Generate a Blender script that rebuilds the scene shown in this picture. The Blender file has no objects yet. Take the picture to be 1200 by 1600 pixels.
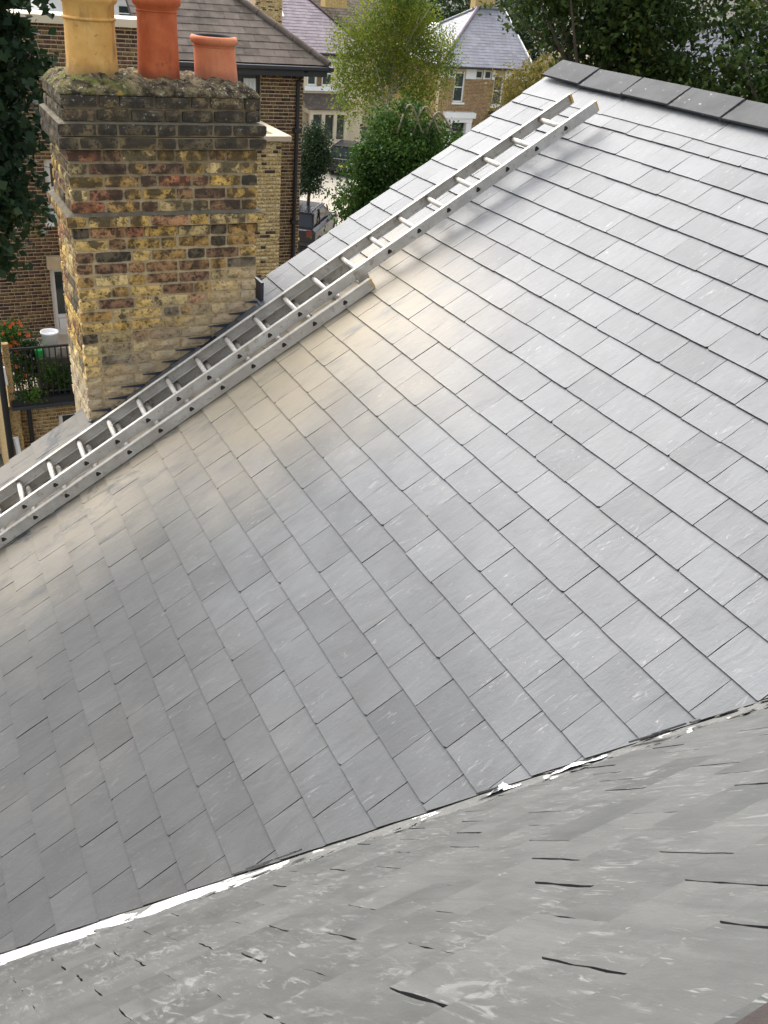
import bpy, bmesh, math, random
import numpy as np
from mathutils import Vector, Matrix

S = bpy.context.scene
COL = S.collection
ZC = 10.5                                     # eye height above the street
TH = 0.57046                                  # pitch of the main slope

# ------------------------------------------------------------------ camera, sky, sun, exposure
right = Vector((0.89666, -0.43544, 0.07997)); down = Vector((-0.15855, -0.48450, -0.86030)); fwd = Vector((0.41335, 0.75872, -0.50347))
cam = bpy.data.objects.new('camera', bpy.data.cameras.new('camera')); COL.objects.link(cam)
M = Matrix((right.normalized(), (-down).normalized(), (-fwd).normalized())).transposed().to_4x4()
M.translation = (0, 0, ZC); cam.matrix_world = M
cam.data.sensor_fit = 'VERTICAL'; cam.data.sensor_height = 24; cam.data.sensor_width = 18
cam.data.lens = 24 * 1472.4 / 1600
cam.data.clip_start = 0.05; cam.data.clip_end = 1000
S.camera = cam

SUN_AZ, SUN_EL = math.radians(-6), math.radians(51)      # azimuth from +Y towards +X
W = bpy.data.worlds.new('World'); S.world = W; W.use_nodes = True
wn, wl = W.node_tree.nodes, W.node_tree.links
sky = wn.new('ShaderNodeTexSky'); sky.sky_type = 'NISHITA'; sky.sun_disc = False
sky.sun_elevation = SUN_EL; sky.sun_rotation = SUN_AZ; sky.dust_density = 4.0; sky.air_density = 1.0; sky.ozone_density = 1.0
hs = wn.new('ShaderNodeHueSaturation'); hs.inputs['Saturation'].default_value = 0.36; hs.inputs['Value'].default_value = 1.0
wl.new(sky.outputs[0], hs.inputs['Color']); wl.new(hs.outputs[0], wn['Background'].inputs['Color'])
wn['Background'].inputs['Strength'].default_value = 0.15
sl = bpy.data.lights.new('sun', 'SUN'); sl.energy = 0.65; sl.angle = math.radians(70); sl.color = (1.0, 0.97, 0.93)
so = bpy.data.objects.new('sun', sl); COL.objects.link(so)
sd = Vector((math.sin(SUN_AZ)*math.cos(SUN_EL), math.cos(SUN_AZ)*math.cos(SUN_EL), math.sin(SUN_EL)))
so.rotation_euler = sd.to_track_quat('Z', 'Y').to_euler(); so.location = (0, 0, 60)
S.view_settings.view_transform = 'Standard'; S.view_settings.look = 'None'
S.view_settings.gamma = 1.0; S.view_settings.use_curve_mapping = False; S.view_settings.exposure = 1.72
S.render.engine = 'CYCLES'; S.cycles.max_bounces = 6; S.cycles.use_denoising = True

R = random.Random(7)
NR = np.random.default_rng(11)

# ------------------------------------------------------------------ node helpers
class NT:
    def __init__(s, name):
        s.m = bpy.data.materials.new(name); s.m.use_nodes = True
        s.t = s.m.node_tree; s.b = s.t.nodes['Principled BSDF']
    def n(s, t, **kw):
        x = s.t.nodes.new(t)
        for k, v in kw.items(): setattr(x, k, v)
        return x
    def l(s, a, b): s.t.links.new(a, b)
    def put(s, sock, v):
        if hasattr(v, 'is_linked') or isinstance(v, bpy.types.NodeSocket): s.l(v, sock)
        else: sock.default_value = v
    def math(s, op, a, b=0.0, clamp=False):
        x = s.n('ShaderNodeMath', operation=op, use_clamp=clamp); s.put(x.inputs[0], a); s.put(x.inputs[1], b); return x.outputs[0]
    def pos(s): return s.n('ShaderNodeNewGeometry').outputs['Position']
    def dot(s, v, d):
        x = s.n('ShaderNodeVectorMath', operation='DOT_PRODUCT'); s.put(x.inputs[0], v); x.inputs[1].default_value = d; return x.outputs['Value']
    def comb(s, a, b, c):
        x = s.n('ShaderNodeCombineXYZ'); s.put(x.inputs[0], a); s.put(x.inputs[1], b); s.put(x.inputs[2], c); return x.outputs[0]
    def noise(s, scale, detail=4, rough=0.55, vec=None, dist=0.0):
        x = s.n('ShaderNodeTexNoise'); x.inputs['Scale'].default_value = scale; x.inputs['Detail'].default_value = detail
        x.inputs['Roughness'].default_value = rough; x.inputs['Distortion'].default_value = dist
        s.put(x.inputs['Vector'], vec if vec is not None else s.pos()); return x.outputs['Fac']
    def ramp(s, fac, stops, interp='LINEAR'):
        x = s.n('ShaderNodeValToRGB'); r = x.color_ramp; r.interpolation = interp
        while len(r.elements) < len(stops): r.elements.new(0.5)
        for e, (p, c) in zip(r.elements, stops):
            e.position = p; e.color = (c, c, c, 1) if isinstance(c, (int, float)) else (*c, 1)
        s.put(x.inputs[0], fac); return x.outputs[0]
    def mix(s, f, a, b, blend='MIX'):
        x = s.n('ShaderNodeMix', data_type='RGBA', blend_type=blend)
        s.put(x.inputs[0], f)
        for i, v in ((6, a), (7, b)):
            s.put(x.inputs[i], (*v, 1) if isinstance(v, tuple) and len(v) == 3 else v)
        return x.outputs[2]
    def step(s, x, lo, hi):
        r = s.n('ShaderNodeMapRange', interpolation_type='SMOOTHSTEP'); s.put(r.inputs[0], x)
        r.inputs[1].default_value = lo; r.inputs[2].default_value = hi; return r.outputs[0]
    def rnd(s):
        a = s.n('ShaderNodeObjectInfo').outputs['Random']; b = s.n('ShaderNodeNewGeometry').outputs['Random Per Island']
        return s.math('FRACT', s.math('ADD', a, b))
    def bump(s, h, strength, dist=0.01):
        x = s.n('ShaderNodeBump'); x.inputs['Strength'].default_value = strength; x.inputs['Distance'].default_value = dist
        s.put(x.inputs['Height'], h); s.l(x.outputs[0], s.b.inputs['Normal'])
    def out(s, col, rough=0.6, metal=0.0, spec=0.5):
        s.put(s.b.inputs['Base Color'], (*col, 1) if isinstance(col, tuple) else col)
        s.put(s.b.inputs['Roughness'], rough); s.put(s.b.inputs['Metallic'], metal); s.put(s.b.inputs['Specular IOR Level'], spec)
        return s.m

def plain(name, col, rough=0.6, metal=0.0, var=0.15, scale=8, bump=0.0, spec=0.5):
    t = NT(name); f = t.noise(scale)
    c = t.mix(f, tuple(v*(1-var) for v in col), tuple(min(1, v*(1+var)) for v in col))
    if bump: t.bump(t.noise(scale*6, 3), bump)
    return t.out(c, rough, metal, spec)

U = Vector((math.cos(TH), 0, math.sin(TH))); N1 = Vector((-math.sin(TH), 0, math.cos(TH)))
E1 = Vector((0, 1, 0))                                     # along the courses, towards the gable
O1 = Vector((0, 0, ZC)) - 3.0*N1                            # foot of the eye on the main slope
N2 = Vector((-0.05656, 0.75355, 0.65495)).normalized()
A2 = Vector((0.997195, 0.074847, 0)); D2 = Vector((-0.04902, 0.65311, -0.75567)).normalized()
O2 = Vector((0, 0, ZC)) - 0.3126*N2

def slate_material(name, lo, hi, dusty, near=False):
    t = NT(name); p = t.pos()
    rel = t.n('ShaderNodeVectorMath', operation='SUBTRACT'); t.put(rel.inputs[0], p); rel.inputs[1].default_value = O2 if near else O1
    rel = rel.outputs[0]
    a = t.dot(rel, A2 if near else E1); v = t.dot(rel, -D2 if near else U)
    rn = t.rnd()
    base = t.ramp(rn, [(0.0, lo), (0.35, tuple(x*0.6+y*0.4 for x, y in zip(lo, hi))), (0.7, tuple(x*0.35+y*0.65 for x, y in zip(lo, hi))), (1.0, hi)])
    off = t.math('MULTIPLY', rn, 37.0)
    # riven face: streaks along the grain of each slate, broad mottling, fine tooth
    grain = t.comb(t.math('MULTIPLY', a, 16.0), t.math('MULTIPLY', v, 4.0 if near else 5.0), off)
    g = t.noise(1.0, 6, 0.62, grain, 0.6)
    broad = t.noise(2.2, 4, 0.6, t.comb(a, v, t.math('MULTIPLY', off, 0.35)))
    fine = t.noise(70, 3, 0.6)
    c = t.mix(t.step(g, 0.32, 0.66), t.mix(0.5, base, tuple(x*0.6 for x in lo)), base)
    c = t.mix(t.math('MULTIPLY', t.step(broad, 0.35, 0.7), 0.42), c, tuple(min(1, x*1.28) for x in hi))
    # chalky scuffs from cutting and handling
    sc = t.noise(1.0, 5, 0.7, t.comb(t.math('MULTIPLY', a, 30.0), t.math('MULTIPLY', v, 9.0 if not near else 7.0), 1.7 if near else t.math('MULTIPLY', off, 2.0)), 1.2)
    gate = t.step(t.noise(3.5, 3), 0.46, 0.66)
    sm = t.math('MULTIPLY', t.math('MULTIPLY', t.step(sc, 0.54 if near else 0.58, 0.70), gate), 0.34 if near else 0.32)
    c = t.mix(sm, c, (0.34, 0.34, 0.32) if near else (0.40, 0.40, 0.38))
    hair = t.noise(1.0, 4, 0.6, t.comb(t.math('MULTIPLY', a, 70.0), t.math('MULTIPLY', v, 11.0), off), 1.5)
    c = t.mix(t.math('MULTIPLY', t.math('MULTIPLY', t.step(hair, 0.62, 0.70), t.step(t.noise(5.0, 3), 0.42, 0.6)), 0.28 if near else 0.34), c, (0.40, 0.40, 0.38))
    c = t.mix(t.math('MULTIPLY', t.math('SUBTRACT', 1.0, t.step(hair, 0.30, 0.40)), 0.35), c, (0.05, 0.05, 0.05))
    specks = t.step(t.noise(95, 2, 0.5), 0.70, 0.76)
    c = t.mix(t.math('MULTIPLY', t.math('MULTIPLY', specks, gate), 0.35), c, (0.5, 0.5, 0.47))
    if near:
        blot = t.math('MULTIPLY', t.step(t.noise(1.0, 6, 0.68, t.comb(t.math('MULTIPLY', a, 30.0), t.math('MULTIPLY', v, 8.0), 5.0), 1.4), 0.53, 0.66), t.step(t.noise(2.4, 3), 0.44, 0.60))
        c = t.mix(t.math('MULTIPLY', blot, 0.42), c, (0.24, 0.24, 0.225))
    if dusty:
        # mortar dust washed down beside the ladder and the chimney
        w1 = t.noise(1.5, 5, 0.6); w2 = t.noise(1.0, 5, 0.65, t.comb(t.math('MULTIPLY', a, 7.0), t.math('MULTIPLY', v, 2.2), off))
        aa = t.math('ADD', a, t.math('MULTIPLY', t.math('SUBTRACT', w1, 0.5), 1.1))
        reach = t.math('ADD', 4.15, t.math('MULTIPLY', t.math('ABSOLUTE', t.math('SUBTRACT', v, 0.9)), 0.24))
        m = t.math('MULTIPLY', t.step(t.math('SUBTRACT', aa, reach), -0.70, 1.25), t.math('SUBTRACT', 1.0, t.step(t.math('ADD', v, t.math('MULTIPLY', t.math('SUBTRACT', w1, 0.5), 0.8)), 1.1, 2.2)))
        m = t.math('MULTIPLY', m, t.step(w2, 0.10, 0.52))
        m = t.math('MULTIPLY', m, t.math('SUBTRACT', 1.0, t.math('MULTIPLY', t.step(a, 5.75, 5.95), t.math('ADD', 0.5, t.math('MULTIPLY', t.step(v, -0.9, 0.2), 0.5)))))
        low = t.math('MULTIPLY', t.math('SUBTRACT', 1.0, t.step(v, -3.0, 0.6)), t.step(t.noise(1.1, 4), 0.42, 0.75))
        m = t.math('MAXIMUM', t.math('MULTIPLY', m, 0.9), t.math('MULTIPLY', low, 0.22))
        c = t.mix(t.math('MULTIPLY', m, 0.95), c, (0.33, 0.275, 0.185))
        # dark wet smears in the dirt under and beyond the foot of the ladder
        d = t.math('MULTIPLY', t.step(a, 5.0, 5.35), t.math('SUBTRACT', 1.0, t.step(v, -0.5, 0.1)))
        dn = t.step(t.noise(1.0, 5, 0.7, t.comb(t.math('MULTIPLY', a, 6.0), t.math('MULTIPLY', v, 3.0), 3.3), 0.8), 0.5, 0.62)
        c = t.mix(t.math('MULTIPLY', t.math('MULTIPLY', d, dn), 0.8), c, (0.06, 0.065, 0.075))
    dust_shade = 0.0
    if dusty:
        # dull brown dust on the lower courses; weaker sky reflection is painted in too
        dust_shade = t.math('SUBTRACT', 1.0, t.step(t.math('ADD', v, t.math('MULTIPLY', t.math('SUBTRACT', t.noise(1.3, 4), 0.5), 1.4)), -1.3, 0.9))
        dust_shade = t.math('MULTIPLY', dust_shade, t.math('SUBTRACT', 1.0, t.math('MULTIPLY', m, 0.8)))
        c = t.mix(t.math('MULTIPLY', dust_shade, 0.66), c, t.mix(g, (0.020, 0.019, 0.016), (0.050, 0.047, 0.041)))
        dust_shade = t.math('MULTIPLY', dust_shade, 0.22)
    h = t.math('ADD', t.math('MULTIPLY', g, 1.0), t.math('ADD', t.math('MULTIPLY', broad, 0.5), t.math('MULTIPLY', fine, 0.16)))
    t.bump(h, 0.50 if near else 0.36, 0.011)
    ro = t.math('ADD', t.math('ADD', 0.45 if not near else 0.5, t.math('MULTIPLY', g, 0.16)), dust_shade)
    return t.out(c, ro, 0, 0.5)

MAT = {}
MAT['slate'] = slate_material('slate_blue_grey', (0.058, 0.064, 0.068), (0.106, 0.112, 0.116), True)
MAT['slate_near'] = slate_material('slate_green_grey', (0.046, 0.047, 0.044), (0.078, 0.079, 0.074), False, True)
MAT['slate_edge'] = plain('slate_cut_edge', (0.018, 0.018, 0.019), 0.8, var=0.4, scale=60)  # dark cut edge, taken near black to paint in the gap shadow
MAT['under'] = plain('roofing_underlay', (0.02, 0.02, 0.022), 0.95)

def brick_material(name, ramp, dust=False, useobj=False):
    t = NT(name)
    rn = t.rnd()
    if useobj: base = t.n('ShaderNodeObjectInfo').outputs['Color']
    else: base = t.ramp(rn, ramp, 'CONSTANT')
    p = t.pos(); n1 = t.noise(28, 5, 0.65); n2 = t.noise(9, 4, 0.6); n3 = t.noise(120, 2)
    c = t.mix(t.step(n1, 0.36, 0.56), t.mix(0.75, base, (0.03, 0.022, 0.016)), t.mix(0.18, base, (0.62, 0.48, 0.24)) if useobj else base)
    c = t.mix(t.math('MULTIPLY', t.step(n2, 0.5, 0.75), 0.5), c, t.mix(0.45, base, (0.42, 0.30, 0.12)))
    if useobj:
        z = t.dot(p, (0, 0, 1))
        hi = t.step(t.math('ADD', z, t.math('MULTIPLY', n2, 0.25)), ZC-1.0, ZC-0.72)
        soot = t.math('MULTIPLY', t.step(t.math('ADD', t.noise(14, 5, 0.7), t.math('MULTIPLY', t.step(z, ZC-2.1, ZC-1.1), 0.10)), 0.54, 0.61), 0.85)
        c = t.mix(soot, c, (0.028, 0.024, 0.02))
        lich = t.math('MULTIPLY', t.math('MULTIPLY', t.step(t.noise(42, 3, 0.7), 0.60, 0.68), hi), 0.8)
        c = t.mix(lich, c, (0.32, 0.31, 0.24))
        rel = t.n('ShaderNodeVectorMath', operation='SUBTRACT'); t.put(rel.inputs[0], p); rel.inputs[1].default_value = O1
        h = t.dot(rel.outputs[0], N1)
        sm = t.math('MULTIPLY', t.math('SUBTRACT', 1.0, t.step(t.math('ADD', h, t.math('MULTIPLY', n2, 0.45)), 0.30, 0.66)), t.step(n1, 0.2, 0.5))
        c = t.mix(t.math('MULTIPLY', sm, 0.8), c, (0.52, 0.42, 0.28))
    t.bump(t.math('ADD', n1, t.math('MULTIPLY', n3, 0.3)), 0.7, 0.008)
    return t.out(c, 0.85, 0, 0.25)

STOCK = [(0.0, (0.12, 0.06, 0.04)), (0.18, (0.17, 0.10, 0.045)), (0.36, (0.085, 0.045, 0.035)), (0.52, (0.20, 0.125, 0.055)), (0.68, (0.06, 0.035, 0.03)), (0.84, (0.14, 0.07, 0.045))]
YELLOW = [(0.0, (0.52, 0.37, 0.15)), (0.3, (0.60, 0.45, 0.21)), (0.55, (0.44, 0.29, 0.12)), (0.72, (0.62, 0.49, 0.25)), (0.88, (0.07, 0.045, 0.03))]
OCHRE = [(0.0, (0.34, 0.22, 0.09)), (0.3, (0.28, 0.17, 0.07)), (0.6, (0.40, 0.27, 0.12)), (0.85, (0.20, 0.12, 0.06))]
FAR = [(0.0, (0.34, 0.20, 0.10)), (0.35, (0.40, 0.25, 0.12)), (0.65, (0.30, 0.16, 0.08)), (0.85, (0.44, 0.29, 0.15))]
MAT['brick_stack'] = brick_material('brick_stock_sooty', None, True, True)
MAT['brick_brown'] = brick_material('brick_brown', STOCK)
MAT['brick_yellow'] = brick_material('brick_yellow', YELLOW)
MAT['brick_ochre'] = brick_material('brick_ochre', OCHRE)
MAT['brick_far'] = brick_material('brick_far', FAR)
t = NT('lime_mortar'); n1, n2 = t.noise(14, 5, 0.65), t.noise(50, 3)
c = t.mix(t.step(n1, 0.3, 0.7), (0.40, 0.30, 0.17), (0.62, 0.49, 0.29))
zz_ = t.step(t.math('ADD', t.dot(t.pos(), (0, 0, 1)), t.math('MULTIPLY', n1, 0.5)), ZC-1.45, ZC-0.75)
c = t.mix(t.math('MULTIPLY', zz_, 0.72), c, (0.10, 0.08, 0.05)); c = t.mix(t.math('MULTIPLY', t.step(n1, 0.52, 0.60), 0.45), c, (0.10, 0.075, 0.045))
t.bump(t.math('ADD', n1, n2), 0.6, 0.01); MAT['mortar'] = t.out(c, 0.95, 0, 0.2)
MAT['fillet'] = plain('weathered_mortar', (0.13, 0.11, 0.072), 0.95, var=0.7, scale=16, bump=0.8)
MAT['mortar_house'] = plain('house_mortar', (0.50, 0.39, 0.24), 0.95, var=0.3, scale=6)
t = NT('flaunching_lichen')
n1, n2, n3 = t.noise(13, 6, 0.7), t.noise(5, 4), t.noise(40, 4, 0.7)
c = t.mix(t.step(n1, 0.38, 0.66), (0.024, 0.018, 0.011), (0.22, 0.17, 0.095))
c = t.mix(t.math('MULTIPLY', t.step(n3, 0.58, 0.66), 0.8), c, (0.52, 0.49, 0.38))
xx = t.dot(t.pos(), (1, 0, 0))
moss = t.math('MULTIPLY', t.math('SUBTRACT', 1.0, t.step(xx, 1.05, 1.55)), t.step(t.noise(9, 5, 0.65), 0.40, 0.58))
c = t.mix(t.math('MULTIPLY', moss, 0.75), c, (0.15, 0.16, 0.028))
c = t.mix(t.math('MULTIPLY', t.step(t.noise(6.5, 3), 0.62, 0.72), 0.7), c, (0.42, 0.27, 0.04))
t.bump(t.math('ADD', n1, n3), 1.0, 0.03)
MAT['flaunching'] = t.out(c, 0.95, 0, 0.2)

def clay(name, c0, c1, dark):
    t = NT(name); p = t.pos()
    n1 = t.noise(9, 5, 0.6); n2 = t.noise(3.0, 4, 0.6, t.comb(t.math('MULTIPLY', t.dot(p, (1, 0, 0)), 3.0), t.math('MULTIPLY', t.dot(p, (0, 1, 0)), 3.0), t.dot(p, (0, 0, 1))))
    c = t.mix(t.step(n1, 0.3, 0.7), c0, c1)
    z = t.dot(p, (0, 0, 1))
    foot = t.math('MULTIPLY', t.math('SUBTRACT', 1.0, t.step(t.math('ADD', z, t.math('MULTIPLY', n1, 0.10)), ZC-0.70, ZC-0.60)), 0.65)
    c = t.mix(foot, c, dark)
    c = t.mix(t.math('MULTIPLY', t.step(n2, 0.54, 0.72), 0.55), c, dark)
    c = t.mix(t.math('MULTIPLY', t.step(t.noise(24, 5, 0.75), 0.60, 0.68), 0.6), c, dark)
    t.bump(t.noise(60, 3), 0.15, 0.004)
    return t.out(c, 0.75, 0, 0.3)
MAT['clay_buff'] = clay('clay_buff', (0.52, 0.27, 0.065), (0.62, 0.36, 0.11), (0.10, 0.07, 0.04))
MAT['clay_red'] = clay('clay_red', (0.36, 0.075, 0.022), (0.45, 0.11, 0.035), (0.10, 0.035, 0.02))
MAT['clay_orange'] = clay('clay_orange', (0.46, 0.14, 0.06), (0.54, 0.19, 0.085), (0.25, 0.10, 0.06))
MAT['soot'] = plain('soot_inside', (0.015, 0.013, 0.012), 0.95)
MAT['lead'] = plain('lead_sheet', (0.045, 0.05, 0.065), 0.5, 0.3, var=0.35, scale=12, bump=0.2)

t = NT('worn_aluminium')
n1, n2 = t.noise(7, 5, 0.65), t.noise(26, 4, 0.7)
c = t.mix(t.step(n1, 0.35, 0.7), (0.42, 0.39, 0.34), (0.53, 0.505, 0.455))
c = t.mix(t.math('MULTIPLY', t.step(n2, 0.54, 0.68), 0.6), c, (0.24, 0.19, 0.13))
c = t.mix(t.math('MULTIPLY', t.step(t.noise(38, 3, 0.6), 0.70, 0.75), 0.9), c, (0.05, 0.04, 0.03))
MAT['alu'] = t.out(c, t.math('ADD', 0.36, t.math('MULTIPLY', n1, 0.3)), 0.12, 0.5)
t = NT('dirty_aluminium')
n1 = t.noise(9, 5, 0.65)
c = t.mix(t.step(n1, 0.3, 0.7), (0.24, 0.20, 0.15), (0.52, 0.49, 0.43))
c = t.mix(t.math('MULTIPLY', t.step(t.noise(30, 4, 0.7), 0.66, 0.72), 0.9), c, (0.04, 0.035, 0.03))
MAT['alu_dirty'] = t.out(c, 0.6, 0.35, 0.5)
MAT['hole'] = plain('rung_hollow', (0.03, 0.022, 0.016), 0.9, var=0.3)
MAT['rubber_yellow'] = plain('worn_yellow_cap', (0.50, 0.33, 0.10), 0.7, var=0.3, scale=40)

t = NT('ridge_clay_grey')
n1 = t.noise(7, 5, 0.6); rn = t.rnd()
c = t.mix(t.step(n1, 0.3, 0.7), t.ramp(rn, [(0, (0.034, 0.034, 0.036)), (1, (0.046, 0.047, 0.046))]), t.ramp(rn, [(0, (0.05, 0.05, 0.052)), (1, (0.068, 0.068, 0.066))]))
c = t.mix(t.math('MULTIPLY', t.step(t.noise(16, 5, 0.7), 0.62, 0.70), 0.6), c, (0.42, 0.40, 0.36))
t.bump(t.noise(50, 4, 0.6), 0.25, 0.006)
MAT['ridge'] = t.out(c, 0.75, 0, 0.3)
t = NT('valley_white')
n1 = t.noise(9, 6, 0.7); n2 = t.noise(32, 4, 0.7)
along = t.dot(t.pos(), (0.78, -0.376, 0.50)); 
bare = t.step(t.math('ADD', t.noise(5.5, 4, 0.65), t.math('SUBTRACT', t.math('MULTIPLY', t.step(t.dot(t.pos(), (1, 0, 0)), 0.74, 0.84), 0.20), 0.07)), 0.50, 0.54)
c = t.mix(t.step(n1, 0.36, 0.6), (0.33, 0.315, 0.28), (0.62, 0.61, 0.59))
c = t.mix(bare, c, t.mix(n2, (0.06, 0.06, 0.056), (0.17, 0.168, 0.155)))
c = t.mix(t.math('MULTIPLY', t.step(n2, 0.58, 0.66), 0.6), c, (0.17, 0.165, 0.15))
t.bump(t.math('ADD', n1, n2), 0.7, 0.012)
MAT['valley'] = t.out(c, 0.7, 0, 0.4)
MAT['mortar_grey'] = plain('valley_mortar', (0.11, 0.108, 0.10), 0.95, var=0.5, scale=22, bump=0.8)
MAT['paper'] = plain('white_paper', (0.80, 0.80, 0.80), 0.6, var=0.06, scale=20)
MAT['terracotta'] = plain('brown_clay', (0.026, 0.018, 0.015), 0.85, var=0.4, scale=25, bump=0.5)

t = NT('brown_tile')
rn = t.rnd(); n1 = t.noise(5, 5, 0.6)
c = t.ramp(rn, [(0, (0.075, 0.06, 0.048)), (0.5, (0.10, 0.08, 0.064)), (1, (0.13, 0.105, 0.085))])
c = t.mix(t.math('MULTIPLY', t.step(n1, 0.4, 0.7), 0.5), c, (0.18, 0.15, 0.125))
t.bump(t.noise(30, 3), 0.3)
MAT['tile'] = t.out(c, 0.9, 0, 0.2)
def far_slate(name, lo, hi):
    t = NT(name); rn = t.rnd(); n1 = t.noise(1.2, 5, 0.65)
    c = t.ramp(rn, [(0, lo), (1, hi)]); c = t.mix(t.math('MULTIPLY', t.step(n1, 0.45, 0.7), 0.5), c, tuple(x*1.5 for x in hi))
    return t.out(c, 0.55)
MAT['purple_slate'] = far_slate('purple_slate', (0.095, 0.07, 0.085), (0.165, 0.125, 0.14))
MAT['grey_slate'] = far_slate('grey_far_slate', (0.11, 0.11, 0.125), (0.15, 0.15, 0.168))
MAT['black'] = plain('black_paint', (0.014, 0.014, 0.016), 0.45, var=0.3)
MAT['white'] = plain('white_paint', (0.76, 0.75, 0.72), 0.5, var=0.06)
MAT['cream'] = plain('cream_render', (0.56, 0.48, 0.34), 0.85, var=0.15, scale=2)
MAT['stone'] = plain('coping_stone', (0.44, 0.36, 0.26), 0.9, var=0.25, scale=4, bump=0.3)
MAT['curtain'] = plain('white_curtain', (0.66, 0.68, 0.66), 0.9, var=0.1)
MAT['dark_room'] = plain('dark_interior', (0.012, 0.013, 0.014), 0.9)
t = NT('window_glass'); MAT['glass'] = t.out(t.mix(t.noise(0.8), (0.015, 0.02, 0.02), (0.05, 0.065, 0.06)), 0.06, 0, 0.8)
MAT['asphalt'] = plain('pale_road', (0.34, 0.30, 0.24), 0.95, var=0.2, scale=0.7, bump=0.2)
MAT['pave'] = plain('pavement', (0.30, 0.26, 0.20), 0.95, var=0.2, scale=2)
MAT['soil'] = plain('garden_ground', (0.045, 0.05, 0.025), 0.95, var=0.5, scale=0.6)
MAT['bark'] = plain('bark', (0.075, 0.06, 0.045), 0.95, var=0.4, scale=9, bump=0.6)
MAT['birch_bark'] = plain('birch_bark', (0.38, 0.34, 0.28), 0.9, var=0.5, scale=6, bump=0.4)
MAT['vine'] = plain('bare_vine', (0.26, 0.21, 0.15), 0.9, var=0.3, scale=6)
MAT['steel'] = plain('grey_steel', (0.30, 0.30, 0.31), 0.4, 0.8)
MAT['car_paint'] = plain('dark_car_paint', (0.012, 0.014, 0.018), 0.25, 0.0, var=0.1, spec=0.3)
MAT['car_roof'] = plain('silver_car_roof', (0.16, 0.17, 0.19), 0.2, 0.6, var=0.1, spec=0.8)
MAT['tyre'] = plain('tyre_rubber', (0.015, 0.015, 0.015), 0.9)
MAT['rim'] = plain('wheel_rim', (0.6, 0.6, 0.6), 0.3, 0.8)
MAT['red_lamp'] = plain('red_lamp', (0.09, 0.006, 0.005), 0.25, var=0.1)
MAT['plate'] = plain('number_plate', (0.7, 0.55, 0.12), 0.5, var=0.05)
MAT['flower'] = plain('orange_flower', (0.70, 0.13, 0.03), 0.7, var=0.3, scale=30)
MAT['green_plastic'] = plain('green_plastic', (0.03, 0.35, 0.08), 0.4)

def leaf_material(name, cols, trans=0.35):
    t = NT(name); rn = t.n('ShaderNodeNewGeometry').outputs['Random Per Island']
    cl = t.noise(0.9, 3, 0.6)
    f = t.math('ADD', t.math('MULTIPLY', rn, 0.55), t.math('MULTIPLY', t.step(cl, 0.3, 0.7), 0.45))
    c = t.ramp(f, [(i/(len(cols)-1), x) for i, x in enumerate(cols)])
    t.out(c, 0.6, 0, 0.15)
    tr = t.n('ShaderNodeBsdfTranslucent'); t.l(c, tr.inputs['Color'])
    mx = t.n('ShaderNodeMixShader'); mx.inputs[0].default_value = trans
    t.l(t.b.outputs[0], mx.inputs[1]); t.l(tr.outputs[0], mx.inputs[2])
    t.l(mx.outputs[0], t.t.nodes['Material Output'].inputs['Surface'])
    return t.m
MAT['leaf_dark'] = leaf_material('leaf_dark', [(0.010, 0.022, 0.012), (0.018, 0.038, 0.018), (0.03, 0.055, 0.022), (0.055, 0.08, 0.03)], 0.25)
MAT['leaf_right'] = leaf_material('leaf_right', [(0.014, 0.030, 0.010), (0.028, 0.052, 0.014), (0.05, 0.08, 0.018), (0.11, 0.12, 0.025)], 0.4)
MAT['leaf_birch'] = leaf_material('leaf_birch', [(0.075, 0.12, 0.016), (0.12, 0.175, 0.022), (0.19, 0.22, 0.028), (0.34, 0.29, 0.03)], 0.5)
MAT['leaf_bush'] = leaf_material('leaf_bush', [(0.014, 0.036, 0.010), (0.032, 0.075, 0.015), (0.06, 0.12, 0.02), (0.13, 0.20, 0.032)], 0.35)
MAT['leaf_hedge'] = leaf_material('leaf_hedge', [(0.014, 0.028, 0.014), (0.028, 0.05, 0.022), (0.055, 0.085, 0.035)], 0.25)
MAT['leaf_olive'] = leaf_material('leaf_olive', [(0.09, 0.09, 0.02), (0.15, 0.13, 0.03), (0.22, 0.17, 0.04)], 0.4)
MAT['leaf_far'] = leaf_material('leaf_far', [(0.012, 0.026, 0.012), (0.026, 0.045, 0.018), (0.045, 0.065, 0.022)], 0.25)

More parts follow.
